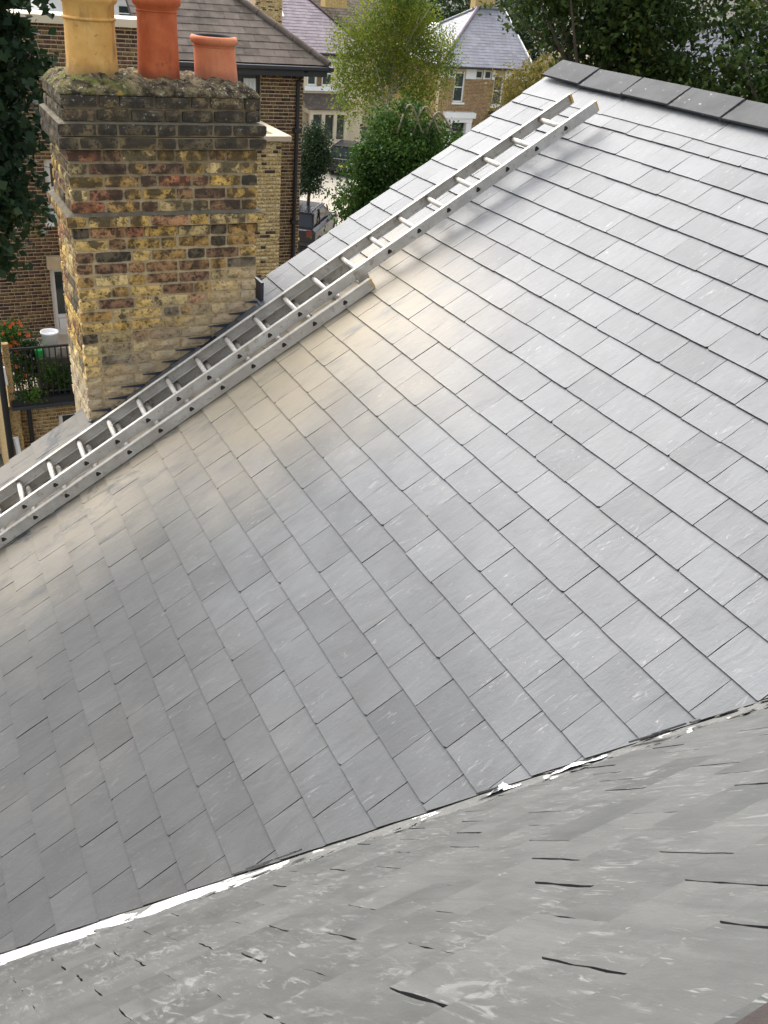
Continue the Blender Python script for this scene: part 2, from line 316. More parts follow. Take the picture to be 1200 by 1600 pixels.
# ------------------------------------------------------------------ object helpers
def link(name, me, parent=None, mats=()):
    o = bpy.data.objects.new(name, me); COL.objects.link(o)
    if me is not None:
        for m in mats:
            me.materials.append(MAT[m] if isinstance(m, str) else m)
    if parent is not None: o.parent = parent
    return o
def tag(o, label=None, cat=None, group=None, kind=None):
    for k, v in (('label', label), ('category', cat), ('group', group), ('kind', kind)):
        if v: o[k] = v
    return o
def thing(name, label, cat, loc=(0, 0, 0), group=None):
    o = bpy.data.objects.new(name, None); COL.objects.link(o); o.location = loc; o.empty_display_size = 0.2
    o['off'] = list(loc); OFF[o.name] = Vector(loc)
    tag(o, label, cat, group); return o
OFF = {}
class MB:
    """collects shapes given in world coordinates"""
    def __init__(s): s.v = []; s.f = []; s.mi = []
    def add(s, vs, fs, mi=0):
        b = len(s.v); s.v += [tuple(v) for v in vs]; s.f += [tuple(b+i for i in f) for f in fs]; s.mi += [mi]*len(fs)
    def box(s, x0, x1, y0, y1, z0, z1, mi=0):
        s.add([(x0,y0,z0),(x1,y0,z0),(x1,y1,z0),(x0,y1,z0),(x0,y0,z1),(x1,y0,z1),(x1,y1,z1),(x0,y1,z1)],
              [(3,2,1,0),(4,5,6,7),(0,1,5,4),(1,2,6,5),(2,3,7,6),(3,0,4,7)], mi)
    def obox(s, o, ex, ey, ez, a, b, mi=0):
        """box in a frame: a, b are opposite corners"""
        P = lambda x, y, z: Vector(o)+Vector(ex)*x+Vector(ey)*y+Vector(ez)*z
        s.add([P(a[0],a[1],a[2]),P(b[0],a[1],a[2]),P(b[0],b[1],a[2]),P(a[0],b[1],a[2]),P(a[0],a[1],b[2]),P(b[0],a[1],b[2]),P(b[0],b[1],b[2]),P(a[0],b[1],b[2])],
              [(3,2,1,0),(4,5,6,7),(0,1,5,4),(1,2,6,5),(2,3,7,6),(3,0,4,7)], mi)
    def prism(s, poly, d, mi=0):
        n = len(poly); d = Vector(d); p = [Vector(q) for q in poly]
        s.add(p+[q+d for q in p], [tuple(range(n))[::-1], tuple(range(n, 2*n))]+[(i, (i+1) % n, n+(i+1) % n, n+i) for i in range(n)], mi)
    def tube(s, pts, rad, n=8, mi=0, cap=True):
        pts = [Vector(p) for p in pts]; rad = rad if isinstance(rad, (list, tuple)) else [rad]*len(pts)
        vs, fs = [], []
        for i, p in enumerate(pts):
            d = (pts[min(i+1, len(pts)-1)]-pts[max(i-1, 0)]).normalized()
            e = d.orthogonal().normalized() if abs(d.z) > 0.95 else d.cross(Vector((0, 0, 1))).normalized(); g = d.cross(e)
            vs += [p+(e*math.cos(2*math.pi*k/n)+g*math.sin(2*math.pi*k/n))*rad[i] for k in range(n)]
        for i in range(len(pts)-1):
            fs += [(i*n+k, i*n+(k+1) % n, (i+1)*n+(k+1) % n, (i+1)*n+k) for k in range(n)]
        if cap: fs += [tuple(range(n)), tuple(range((len(pts)-1)*n, len(pts)*n))[::-1]]
        s.add(vs, fs, mi)
    def lathe(s, c, prof, n=32, mi=0, lean=(0, 0)):
        vs, fs = [], []
        z0 = prof[0][1]
        for r, z in prof:
            vs += [(c[0]+lean[0]*(z-z0)+r*math.cos(2*math.pi*k/n), c[1]+lean[1]*(z-z0)+r*math.sin(2*math.pi*k/n), z) for k in range(n)]
        for i in range(len(prof)-1): fs += [(i*n+k, i*n+(k+1) % n, (i+1)*n+(k+1) % n, (i+1)*n+k) for k in range(n)]
        s.add(vs, fs, mi)
    def build(s, name, mats, parent=None, smooth=False, bevel=0.0):
        off = Vector((0, 0, 0)); q = parent
        while q is not None: off += q.location; q = q.parent
        c = Vector((0, 0, 0))
        if parent is None or True:
            a = np.array(s.v); c = Vector(((a[:,0].min()+a[:,0].max())/2, (a[:,1].min()+a[:,1].max())/2, a[:,2].min()))
        me = bpy.data.meshes.new(name); me.from_pydata([tuple(Vector(v)-c) for v in s.v], [], s.f)
        o = link(name, me, parent, [mats] if isinstance(mats, str) else mats)
        o.location = c-off
        me.polygons.foreach_set('material_index', s.mi)
        bm = bmesh.new(); bm.from_mesh(me); bmesh.ops.recalc_face_normals(bm, faces=bm.faces); bm.to_mesh(me); bm.free()
        if smooth: me.polygons.foreach_set('use_smooth', [True]*len(me.polygons))
        if bevel:
            b = o.modifiers.new('bevel', 'BEVEL'); b.width = bevel; b.segments = 2; b.limit_method = 'ANGLE'
        return o

def boxes_mesh(arr):
    """many boxes (x0,x1,y0,y1,z0,z1) as one mesh, open at the back (+y)"""
    a = np.asarray(arr, float); n = len(a)
    idx = [(0,2,4),(1,2,4),(1,3,4),(0,3,4),(0,2,5),(1,2,5),(1,3,5),(0,3,5)]
    v = np.stack([np.stack([a[:,i],a[:,j],a[:,k]],1) for i,j,k in idx],1).reshape(-1,3)
    q = np.array([(4,5,6,7),(3,2,1,0),(0,1,5,4),(1,2,6,5),(3,0,4,7)])
    f = (np.arange(n)[:,None,None]*8+q[None]).reshape(-1,4)
    return quads_mesh(v, f)
def quads_mesh(v, f, smooth=False):
    me = bpy.data.meshes.new('m'); k = f.shape[1]
    me.vertices.add(len(v)); me.vertices.foreach_set('co', np.asarray(v, np.float32).ravel())
    me.loops.add(f.size); me.loops.foreach_set('vertex_index', f.ravel().astype(np.int32))
    me.polygons.add(len(f)); me.polygons.foreach_set('loop_start', (np.arange(len(f))*k).astype(np.int32)); me.polygons.foreach_set('loop_total', np.full(len(f), k, np.int32))
    me.update(calc_edges=True); me.validate(); return me
def total_off(o):
    v = Vector((0, 0, 0))
    while o is not None: v += o.location; o = o.parent
    return v
def place(o, parent):
    """o's mesh is in world coordinates; undo the parent's offset"""
    if parent is not None: o.location = -total_off(parent)
    return o

# ------------------------------------------------------------------ the ground
g = MB(); g.box(-300, 400, -200, 500, -0.4, 0.0); tag(g.build('ground', 'soil'), kind='structure')
rd = Vector((0.6, 0.8, 0)); rp = Vector((0.8, -0.6, 0))
g = MB(); g.obox((17.5, 42.5, 0), rd, rp, (0, 0, 1), (-14, -4.2, 0.004), (16, 7, 0.012)); tag(g.build('road', 'asphalt'), kind='structure')
g = MB(); g.obox((17.5, 42.5, 0), rd, rp, (0, 0, 1), (-14, -7.0, 0.0), (16, -4.2, 0.12)); tag(g.build('pavement', 'pave'), kind='structure')

# ------------------------------------------------------------------ main slate slope
G1, W1 = 0.1886, 0.25
VL0 = 1.557 + 0.406*0.856                                      # valley line: u = VL0 - 0.406 v
def valley_u(v): return VL0 - 0.406*v
UV = 6.42
def frame(o, ex, ey, ez):
    m = Matrix((ex, ey, ez)).transposed().to_4x4(); m.translation = o; return m
def slate_mesh(poly, L, t0=0.007, gap=0.006, seed=0, rag=0.0016, kmax=4):
    """poly: outline (x, y) with y measured up the slope from the tail; thin slab tilted over the course below"""
    r = random.Random(seed)
    pts = []
    n = len(poly)
    for i in range(n):
        a, b = poly[i], poly[(i+1) % n]
        ln = math.hypot(b[0]-a[0], b[1]-a[1]); k = max(1, min(kmax, int(ln/(0.06 if kmax == 4 else 0.03)))) if max(a[1], b[1]) < 0.02 or ln > 0.1 else 1
        for j in range(k):
            f = j/k; jit = rag if j else rag*0.5
            pts.append((a[0]+(b[0]-a[0])*f+r.uniform(-jit, jit), a[1]+(b[1]-a[1])*f+r.uniform(-jit, jit)))
    ztop = lambda y: (gap+2*t0) - (gap+t0)*y/G1
    m = len(pts)
    vs = [(x, y, ztop(y)) for x, y in pts] + [(x, y, ztop(y)-t0) for x, y in pts]
    fs = [tuple(range(m)), tuple(range(m, 2*m))[::-1]] + [(i, m+i, m+(i+1) % m, (i+1) % m) for i in range(m)]
    return vs, fs, [0, 1]+[1]*m
def mk(name, vs, fs, mi):
    me = bpy.data.meshes.new(name); me.from_pydata(vs, [], fs); me.polygons.foreach_set('material_index', mi)
    return me
def clip(poly, f):
    """keep f >= 0"""
    out = []
    for i in range(len(poly)):
        a, b = poly[i], poly[(i+1) % len(poly)]; fa, fb = f(*a), f(*b)
        if fa >= 0: out.append(a)
        if (fa >= 0) != (fb >= 0):
            s = fa/(fa-fb); out.append((a[0]+(b[0]-a[0])*s, a[1]+(b[1]-a[1])*s))
    return out
def area(p): return abs(sum(p[i][0]*p[(i+1) % len(p)][1]-p[(i+1) % len(p)][0]*p[i][1] for i in range(len(p))))/2

roof = thing('house_roof', 'large light grey slate roof slope with grey ridge tiles and a ladder lying on it', 'roof', tuple(O1))
LEN = G1 + 0.055
VAR = []
for i in range(14):
    g = R.uniform(0.0022, 0.0048)
    pg = [(g/2, 0), (W1-g/2, 0), (W1-g/2, LEN), (g/2, LEN)]
    if i % 5 == 1: pg = [(g/2, R.uniform(.006, .012)), (R.uniform(.008, .02), 0)] + pg[1:]
    if i % 5 == 3: pg = [pg[0], (W1-R.uniform(.01, .022), 0), (W1-g/2, R.uniform(.005, .012))] + pg[2:]
    vs, fs, mi = slate_mesh(pg, LEN, R.uniform(0.0045, 0.0055), R.uniform(0.0022, 0.0042), i, R.uniform(0.0006, 0.0014))
    VAR.append((vs, fs, mi))
VARM = [mk('slate', *v) for v in VAR]
for me in VARM:
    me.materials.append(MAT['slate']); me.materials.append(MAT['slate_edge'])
CAMINV = cam.matrix_world.inverted()
def project(p):
    q = CAMINV @ Vector(p); z = -q.z
    if z < 0.1: return None
    return (600+1472.4*q.x/z, 800-1472.4*q.y/z, z)
cands = []
v0 = 0.2985                                                  # a course line (v) with a joint at u = 2.424
for k in range(-16, 16):
    vk = v0 + k*G1
    if vk > 3.15 or vk < -2.75: continue
    ph = 2.424 + (0.125 if k % 2 else 0.0) - 10*W1 + R.uniform(-0.006, 0.006)
    j = 0
    x = ph
    while x < UV + 0.03:
        w = W1
        if k % 2 == 0 and UV - (x+w) < 0.13 and UV-(x+w) > -0.02: w = UV - x + R.uniform(-0.012, 0.012)
        if x + w > UV: w = UV - x + R.uniform(-0.012, 0.012)
        if w > 0.06: cands.append((x, vk + R.uniform(-0.0022, 0.0022), w))
        x += w
        if w < 0.05: break
# under the ridge: long slates, half a metre wide
x = 6.42
while x > 0.6:
    cands.append((x-0.49, 3.232 + R.uniform(-0.004, 0.004), 0.49)); x -= 0.49
CH = (0.955, 2.185, 6.14, 6.85)                              # chimney footprint in plan
items = []
for x, v, w in cands:
    top = v > 3.2
    L = 0.30 if top else LEN
    g = R.uniform(0.0022, 0.0048)
    poly = [(x+g/2, v), (x+w-g/2, v), (x+w-g/2, v+L), (x+g/2, v+L)]
    f = lambda a, b: a - valley_u(b)
    full = all(f(*p) >= 0 for p in poly)
    if not full:
        poly = clip(poly, f)
        if len(poly) < 3 or area(poly) < 0.0015: continue
    c = (sum(p[0] for p in poly)/len(poly), sum(p[1] for p in poly)/len(poly))
    W_ = O1 + E1*c[0] + U*(c[1]-0.03)
    if CH[2]+0.03 < c[0] < CH[3] and CH[0]+0.05 < W_.x < CH[1]-0.05: continue
    pr = project(W_); inside = pr and -30 < pr[0] < 1230 and -30 < pr[1] < 1630
    size = area(poly)*abs((W_-cam.location).normalized().dot(N1))/max(0.1, (W_-cam.location).length)**2 if inside else 0
    items.append((size, x, v, w, poly, full and abs(w-W1) < 1e-6 and not top))
items.sort(key=lambda t: -t[0])
rest = MB()
for i, (size, x, v, w, poly, whole) in enumerate(items):
    lift = R.uniform(0, 0.0015); rot = R.uniform(-0.0025, 0.0025) if R.random() < 0.9 else R.uniform(-0.009, 0.009)
    if whole:
        vi = R.randrange(len(VAR)); geo = VAR[vi]
    else:
        geo = slate_mesh([(x+w-p[0], p[1]-v) for p in poly][::-1], LEN, 0.0052, R.uniform(0.0022, 0.004), 1000+i, 0.001)
    M4 = frame(O1 + E1*(x+w) + U*v + N1*lift, -E1, U, N1) @ Matrix.Rotation(rot, 4, 'Z')   # x runs away from the gable
    if i < 300:
        me = VARM[vi] if whole else mk('slate', *geo)
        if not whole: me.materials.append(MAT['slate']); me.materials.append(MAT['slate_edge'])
        o = link('slate', me, roof); M4.translation -= O1; o.matrix_local = M4
    else:
        vs, fs, mi = geo
        b = len(rest.v); rest.v += [tuple(M4 @ Vector(q)) for q in vs]; rest.f += [tuple(b+a for a in ff) for ff in fs]; rest.mi += mi
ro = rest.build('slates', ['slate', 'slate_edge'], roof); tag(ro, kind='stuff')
# deck under the slates, rear slope, gable and walls of the house
XR, ZR = 4.64, ZC - 0.587
dk = MB()
pl = lambda u, v, h: O1 + E1*u + U*v + N1*h
dk.prism([pl(valley_u(-2.7)+0.03, -2.7, -0.06), pl(UV-0.02, -2.7, -0.06), pl(UV-0.02, 3.55, -0.06), pl(valley_u(3.55)+0.03, 3.55, -0.06)], N1*0.055)
dk.build('roof_deck', 'under', roof)
rs = MB(); cs, sn = math.cos(TH), math.sin(TH)
rs.prism([(XR, -1, ZR-0.005), (XR, UV, ZR-0.005), (XR+5*cs, UV, ZR-5*sn), (XR+5*cs, -1, ZR-5*sn)], (0, 0, -0.05))
rs.build('rear_slope', 'slate', roof)
gw = MB(); xe, ze = O1.x-2.6*cs, O1.z-2.6*sn
gw.prism([(xe+0.1, UV-0.05, 0), (XR+4.6*cs, UV-0.05, 0), (XR+4.6*cs, UV-0.05, ZR-4.6*sn-0.1), (XR, UV-0.05, ZR-0.1), (xe+0.1, UV-0.05, ze-0.05)], (0, -0.3, 0))
gw.build('gable_wall', 'brick_ochre', roof)
sw = MB(); sw.box(xe+0.1, xe+0.4, -2, UV-0.36, 0, ze-0.1); sw.build('side_wall', 'brick_ochre', roof)

# ridge tiles: angular, each its own
def ridge_profile(leg, t):
    a = math.radians(2)
    l = Vector((-cs, 0, -sn)); r = Vector((cs, 0, -sn)); nl = Vector((-sn, 0, cs)); nr = Vector((sn, 0, cs))
    base = Vector((XR, 0, ZR+0.027))
    return [base+l*leg, base+l*leg+nl*t, base+Vector((0, 0, t*1.22)), base+r*leg+nr*t, base+r*leg, base]
y = 6.41
for i in range(12):
    b = MB(); gp = R.uniform(0.006, 0.011)
    pr = [p+Vector((0, y-gp, 0)) for p in ridge_profile(0.185, 0.017)]
    b.prism(pr, (0, -(0.475-2*gp), 0))
    o = b.build('ridge_tile', 'ridge', roof, bevel=0.003); o.rotation_euler = (R.uniform(-0.012, 0.012), R.uniform(-0.02, 0.02), R.uniform(-0.010, 0.010)); o.location.z += R.uniform(0.0, 0.008)
    # dark bedding that squeezes up in the joint
    m = MB(); rr = random.Random(i)
    for k in range(7):
        s_ = 0.185*(1-k/6.5); c_ = Vector((XR, y-0.475, ZR+0.028)) + Vector((-cs, 0, -sn))*s_
        m.tube([c_+Vector((0, -0.012, 0)), c_+Vector((0, rr.uniform(-0.003, 0.003), rr.uniform(0.004, 0.012))), c_+Vector((0, 0.012, 0))], [0.005, rr.uniform(0.012, 0.02), 0.005], 6)
    m.build('joint_mortar', 'slate_edge', o) if i < 5 else None
    y -= 0.475
bd = MB(); bd.prism([(XR-0.13, -0.5, ZR-0.10), (XR, -0.5, ZR+0.02), (XR+0.13, -0.5, ZR-0.10)], (0, 6.89, 0)); bd.build('ridge_bedding', 'slate_edge', roof)

# ------------------------------------------------------------------ near slate slope, seen along its face
near = thing('house_roof', 'steep pale green grey slate slope nearest the camera, below the valley', 'roof', tuple(O2))
G2 = 0.1945
Vd = Vector((0.77978, -0.37632, 0.50032)); Vc = O1 + E1*valley_u(0.0)
nv = N2.cross(Vd).normalized()                                # in the near plane, across the valley
if nv.dot(-D2) < 0: nv = -nv                                  # points up the near slope
vo = (Vc-O2)
def nside(a, d): return (A2*a + D2*d - vo).dot(nv) - 0.21 + 0.06*(A2*a + D2*d - vo).dot(Vd)
r2 = random.Random(21)
VN = []
for i in range(14):
    g = r2.choice([0.0010, 0.0014, 0.0018, 0.0022, 0.0026, 0.0032])
    VN.append((slate_mesh([(g/2, 0), (W1-g/2, 0), (W1-g/2, LEN), (g/2, LEN)], LEN, 0.0065, 0.002, 300+i, 0.0026, 7), None))
VNM = []
for geo, _ in VN:
    me = mk('slate', *geo); me.materials.append(MAT['slate_near']); me.materials.append(MAT['slate_edge']); VNM.append(me)
UP2 = -D2
cnt = 0
for k in range(-3, 26):
    d_tail = 1.105 + k*G2                                      # tails lie at this distance down the slope
    for j in range(-9, 16):
        a0 = 0.976 + (0.125 if k % 2 == 0 else 0.0) + j*W1 + r2.uniform(-0.003, 0.003)
        poly = [(a0, d_tail), (a0+W1, d_tail), (a0+W1, d_tail-LEN), (a0, d_tail-LEN)]
        if a0 < -1.2 or a0 > 3.0: continue
        full = all(nside(*p) >= 0 for p in poly)
        M4 = frame(A2*(a0+W1) + D2*d_tail + N2*(-0.016+r2.uniform(0, 0.0018)), -A2, UP2, N2) @ Matrix.Rotation(r2.uniform(-0.006, 0.006), 4, 'Z')
        if full: me = VNM[r2.randrange(len(VNM))]
        else:
            poly = clip(poly, nside)
            if len(poly) < 3 or area(poly) < 0.002: continue
            geo = slate_mesh([(a0+W1-p[0], d_tail-p[1]) for p in poly], LEN, 0.0065, 0.0025, 5000+cnt, 0.0025)
            me = mk('slate', *geo); me.materials.append(MAT['slate_near']); me.materials.append(MAT['slate_edge'])
        o = link('slate', me, near); o.matrix_local = M4; cnt += 1
        if cnt > 298: break
    if cnt > 298: break
nd = MB()
npt = lambda a, d, h: O2 + A2*a + D2*d + N2*h
poly = clip([(-1.2, -0.3), (3.2, -0.3), (3.2, 7), (-1.2, 7)], lambda a, d: nside(a, d)-0.02)
nd.prism([npt(a, d, -0.065) for a, d in poly], N2*0.04); nd.build('roof_deck', 'under', near)

# valley: white coated lining, grey mortar, offcuts and scraps
vg = MB(); rr = random.Random(5)
across1 = E1 - Vd*(E1.dot(Vd)); across1.normalize()             # up the main slope side
rows = []
for i in range(61):
    s = -3.3 + i*0.11; c_ = Vc + Vd*s
    rows.append([c_ + across1*0.06 - N1*0.003, c_ + across1*0.00 - N1*0.002 + Vector((0, 0, rr.uniform(-.003, .003))), c_ + nv*0.035 + Vector((0, 0, rr.uniform(-.004, .006))), c_ + nv*0.16 - N2*0.018, c_ + nv*0.46 - N2*0.022])
vs = [p for r_ in rows for p in r_]; fs = [(i*5+k, i*5+k+1, (i+1)*5+k+1, (i+1)*5+k) for i in range(60) for k in range(4)]
vg.add(vs, fs); vl = vg.build('valley_lining', 'valley', roof)
sm = vl.modifiers.new('solid', 'SOLIDIFY'); sm.thickness = 0.004
mo = MB()
for i in range(70):
    s = rr.uniform(0.15, 2.4); c_ = Vc + Vd*s + nv*rr.uniform(0.01, 0.05) + Vector((0, 0, rr.uniform(-0.002, 0.004)))
    w = rr.uniform(0.008, 0.024)
    q = [c_ + Vd*rr.uniform(-2.2, 2.2)*w + nv*rr.uniform(-1, 1)*w + Vector((0, 0, rr.uniform(-0.2, 0.5)*w)) for _ in range(7)]
    bm = bmesh.new(); [bm.verts.new(x) for x in q]; bmesh.ops.convex_hull(bm, input=bm.verts)
    bm.verts.index_update(); mo.add([v.co.copy() for v in bm.verts], [[v.index for v in f.verts] for f in bm.faces]); bm.free()
for i in range(260):
    s = -2.6 + 5.0*i/260 + rr.uniform(-.01, .01); off = 0.21 - 0.06*s
    if rr.random() < (0.55 if s < -1.0 else 0.1): continue
    c_ = Vc + Vd*s + nv*(off + rr.uniform(-0.06, 0.02)) - N2*rr.uniform(0.004, 0.016); w = rr.uniform(0.006, 0.018)
    q = [c_ + Vd*rr.uniform(-2.4, 2.4)*w + nv*rr.uniform(-1.8, 1.8)*w + N2*rr.uniform(-0.3, 0.5)*w for _ in range(7)]
    bm = bmesh.new(); [bm.verts.new(x) for x in q]; bmesh.ops.convex_hull(bm, input=bm.verts)
    bm.verts.index_update(); mo.add([v.co.copy() for v in bm.verts], [[v.index for v in f.verts] for f in bm.faces]); bm.free()
mo_ = mo.build('mortar_crumbs', 'mortar_grey', roof); tag(mo_, kind='stuff')

def offcut(s, across, L, w, ang, lift, label):
    b = MB(); c_ = Vc + Vd*s + nv*(across+0.05) - N2*0.012; z = (nv.cross(Vd)).normalized(); z = z if z.z > 0 else -z
    e = (Vd*math.cos(ang)+nv*math.sin(ang)); e2 = z.cross(e)
    P = lambda x, y: c_ + z*lift + e*x + e2*y
    b.prism([P(-L/2, -w/2), P(L*0.4, -w*0.6), P(L/2, w*0.1), P(L*0.2, w/2), P(-L*0.45, w*0.4)], z*0.006)
    tag(b.build('slate_offcut', ['slate_near']), label, 'slate offcut', 'slate offcuts lying in the valley')
offcut(-0.98, 0.045, 0.16, 0.022, 0.06, 0.028, 'long thin slate offcut at the end of the unbroken white valley strip')
offcut(-0.88, 0.075, 0.20, 0.014, -0.05, 0.035, 'dark slate sliver lying lower beside the end of the white valley strip')
offcut(-0.78, 0.05, 0.06, 0.03, 0.6, 0.036, 'small slate chip just right of the end of the white valley strip')
offcut(-0.03, 0.035, 0.09, 0.02, 0.3, 0.025, 'slate splinter left of the standing white paper scrap in the valley')
offcut(0.56, 0.03, 0.15, 0.02, 0.35, 0.026, 'diagonal slate strip right of the flat white paper in the valley')
offcut(0.72, 0.04, 0.05, 0.03, 1.3, 0.026, 'square slate chip in the grey mortar at the right of the valley')
offcut(0.63, 0.06, 0.12, 0.012, 0.1, 0.03, 'thin slate splinter beneath the diagonal slate strip in the valley')

def paper(s, across, L, w, h, seed, label):
    r = random.Random(seed); c_ = Vc + Vd*s + nv*(across+0.045) - Vector((0, 0, 0.026)); nx, ny = 12, 7
    z = Vector((0, 0, 1)); b = MB(); vs = []
    for i in range(nx):
        for j in range(ny):
            x, y = i/(nx-1)-.5, j/(ny-1)-.5
            e = 1-0.5*abs(x)*r.uniform(0.6, 1.4)
            vs.append(c_ + Vd*(x*L+r.uniform(-.006, .006)) + nv*(y*w*e+r.uniform(-.005, .005)) + z*(0.02+h*max(0, 1-(abs(x+0.1)*3.2))*r.uniform(.5, 1.1)*(1-abs(y)*1.2)+r.uniform(0, .008)))
    b.add(vs, [(i*ny+j, (i+1)*ny+j, (i+1)*ny+j+1, i*ny+j+1) for i in range(nx-1) for j in range(ny-1)])
    o = b.build('paper_scrap', 'paper'); tag(o, label, 'paper scrap', 'white scraps in the valley')
    q = o.modifiers.new('solid', 'SOLIDIFY'); q.thickness = 0.0012
paper(0.02, 0.02, 0.13, 0.06, 0.055, 3, 'crumpled white paper scrap standing up in a peak in the valley')
paper(0.30, 0.012, 0.20, 0.075, 0.022, 4, 'flat torn white paper lying along the slate edge in the valley')

# brown clay edge in the bottom right corner
b = MB()
b.obox(npt(0, 0, 0), A2, D2, N2, (0.47, 0.44, 0.004), (0.95, 0.672, 0.012)); b.obox(npt(0, 0, 0), A2, D2, N2, (0.48, 0.45, 0.012), (0.94, 0.660, 0.016))
ct = b.build('clay_tile', 'terracotta', bevel=0.004); tag(ct, 'dark reddish brown clay tile in the bottom right corner', 'tile')

# ------------------------------------------------------------------ ladder
lad = thing('extension_ladder', 'aluminium extension ladder lying up the slate slope beside the chimney', 'ladder', tuple(O1 + E1*5.6))
def section(y0, slope, width, h0, hh, v0_, v1_, rungs, mats, flange, name_cap):
    """y0 = outer edge at v=0; slope = drift of y with v"""
    e = (U + E1*slope).normalized(); a = (E1 - U*slope).normalized(); o = O1 + E1*y0 + N1*h0
    for side in (0, 1):
        b = MB(); x0 = 0 if side == 0 else width-0.026
        web = (0.0, 0.005) if side == 0 else (0.021, 0.026)
        b.obox(o, a, e, N1, (x0+web[0], v0_, 0), (x0+web[1], v1_, hh))
        b.obox(o, a, e, N1, (x0+(0.005 if side == 0 else 0), v0_, hh-0.006), (x0+(0.026 if side == 0 else 0.021), v1_, hh-0.0005))
        b.obox(o, a, e, N1, (x0+(0.005 if side == 0 else 0), v0_, 0.0005), (x0+(0.026 if side == 0 else 0.021), v1_, 0.006))
        if flange: b.obox(o, a, e, N1, (x0-0.004, v0_, hh*0.86), (x0-0.0003, v1_, hh-0.001))
        st = b.build('stile', mats, lad, bevel=0.0012)
        cp = MB(); cp.obox(o, a, e, N1, (x0+0.002, v1_-0.004, 0.003), (x0+0.025, v1_+0.012, hh-0.004)); cp.build(name_cap, 'rubber_yellow', st, bevel=0.002)
        if side == 0:
            for rv in rungs:                              # open rung ends: raised rim and dark hollow
                hm = MB(); c_ = o + e*rv + N1*(hh*0.5)
                P = lambda r_, k, off: c_ + a*off + (e*math.cos(k)+N1*math.sin(k))*r_
                ks = [math.pi/2+2*math.pi*i/12 for i in range(12)]
                tri = lambda k: 0.0165*(1.0+0.18*math.cos(3*(k-math.pi/2)))
                vs = [P(tri(k)*1.42, k, -0.0003) for k in ks]+[P(tri(k)*1.30, k, -0.004) for k in ks]+[P(tri(k), k, -0.004) for k in ks]+[P(tri(k)*0.95, k, -0.0006) for k in ks]
                fs = [(q*12+i, q*12+(i+1) % 12, (q+1)*12+(i+1) % 12, (q+1)*12+i) for q in range(3) for i in range(12)]
                hm.add(vs, fs, 0); hm.add([P(tri(k)*0.97, k, -0.0008) for k in ks], [tuple(range(12))], 1)
                hm.build('rung_end', [mats, 'hole'], st)
    for rv in rungs:
        b = MB(); c_ = o + e*rv + N1*(hh*0.5)
        b.tube([c_ + a*0.004, c_ + a*(width-0.004)], 0.0165, 10); b.build('rung', mats, lad, smooth=True)
section(5.385, -0.043, 0.415, 0.016, 0.078, -2.75, 1.275, [-0.845+0.2385*i for i in range(-7, 9)], 'alu', True, 'end_cap')
section(5.450, -0.034, 0.320, 0.0945, 0.074, -2.6, 3.16, [2.905-0.2355*i for i in range(0, 23)], 'alu', False, 'end_cap')
# hooks that hold the sections together
e = (U + E1*-0.034).normalized(); a = (E1 + U*0.034).normalized()
b = MB(); o = O1 + E1*5.452 + N1*0.02
b.obox(o, a, e, N1, (-0.008, 1.22, 0.0), (-0.0005, 1.30, 0.135)); b.obox(o, a, e, N1, (-0.03, 1.22, 0.0), (-0.008, 1.30, 0.006)); b.build('guide_bracket', 'alu_dirty', lad, bevel=0.001)
b = MB(); b.obox(o, a, e, N1, (0.3205, 1.30, 0.075), (0.345, 1.35, 0.125)); b.build('guide_bracket', 'alu', lad, bevel=0.001)

# ------------------------------------------------------------------ chimney
ch = thing('chimney_stack', 'sooty old yellow brick chimney stack with three clay pots beside the ladder', 'chimney', (1.57, 6.49, ZC-3.2))
X0, X1, Y0, Y1 = 0.97, 2.17, 6.15, 6.83
def roof_z(x): return ZC + (-3.0 + math.sin(TH)*x)/math.cos(TH)
core = MB()
core.box(X0+0.012, X1-0.012, Y0+0.012, Y1-0.005, ZC-3.4, ZC-0.815)
RH = 0.0775; ZT = ZC - 0.812
def proj(r): return 0.045 if r in (2, 3) else 0.012 if r in (0, 1) else 0.042 if r == 9 else 0.008 if r == 10 else 0.0
for r in (2, 3, 9):
    p = proj(r)-0.012; zt = ZT - r*RH
    core.box(X0-p, X1+p, Y0-p, Y1, zt-RH+0.002, zt-0.004 if r != 2 else zt-0.006)
# sloped mortar fillets on the two oversailing bands
for r, drop in ((2, 0.012), (9, 0.022)):
    p = proj(r)-0.004; zt = ZT - r*RH - 0.006
    f = MB()
    a_ = [(X0-p, Y0-p, zt), (X1+p, Y0-p, zt), (X1+p, Y1, zt), (X0-p, Y1, zt)]; i_ = [(X0-0.004, Y0-0.004, zt+drop*0.7), (X1+0.004, Y0-0.004, zt+drop*0.7), (X1+0.004, Y1, zt+drop*0.7), (X0-0.004, Y1, zt+drop*0.7)]
    f.add(a_+i_, [(0,1,5,4),(1,2,6,5),(3,0,4,7),(4,5,6,7),(3,2,1,0)]); f.build('mortar_fillet', 'fillet', ch)
core.build('core', 'mortar', ch)
PAL = [((0.50,0.30,0.065),5), ((0.58,0.38,0.12),4), ((0.36,0.20,0.055),4), ((0.24,0.115,0.05),3.5), ((0.17,0.075,0.045),3), ((0.03,0.025,0.024),3.2), ((0.42,0.19,0.09),1.2), ((0.30,0.22,0.10),2), ((0.62,0.45,0.19),3)]
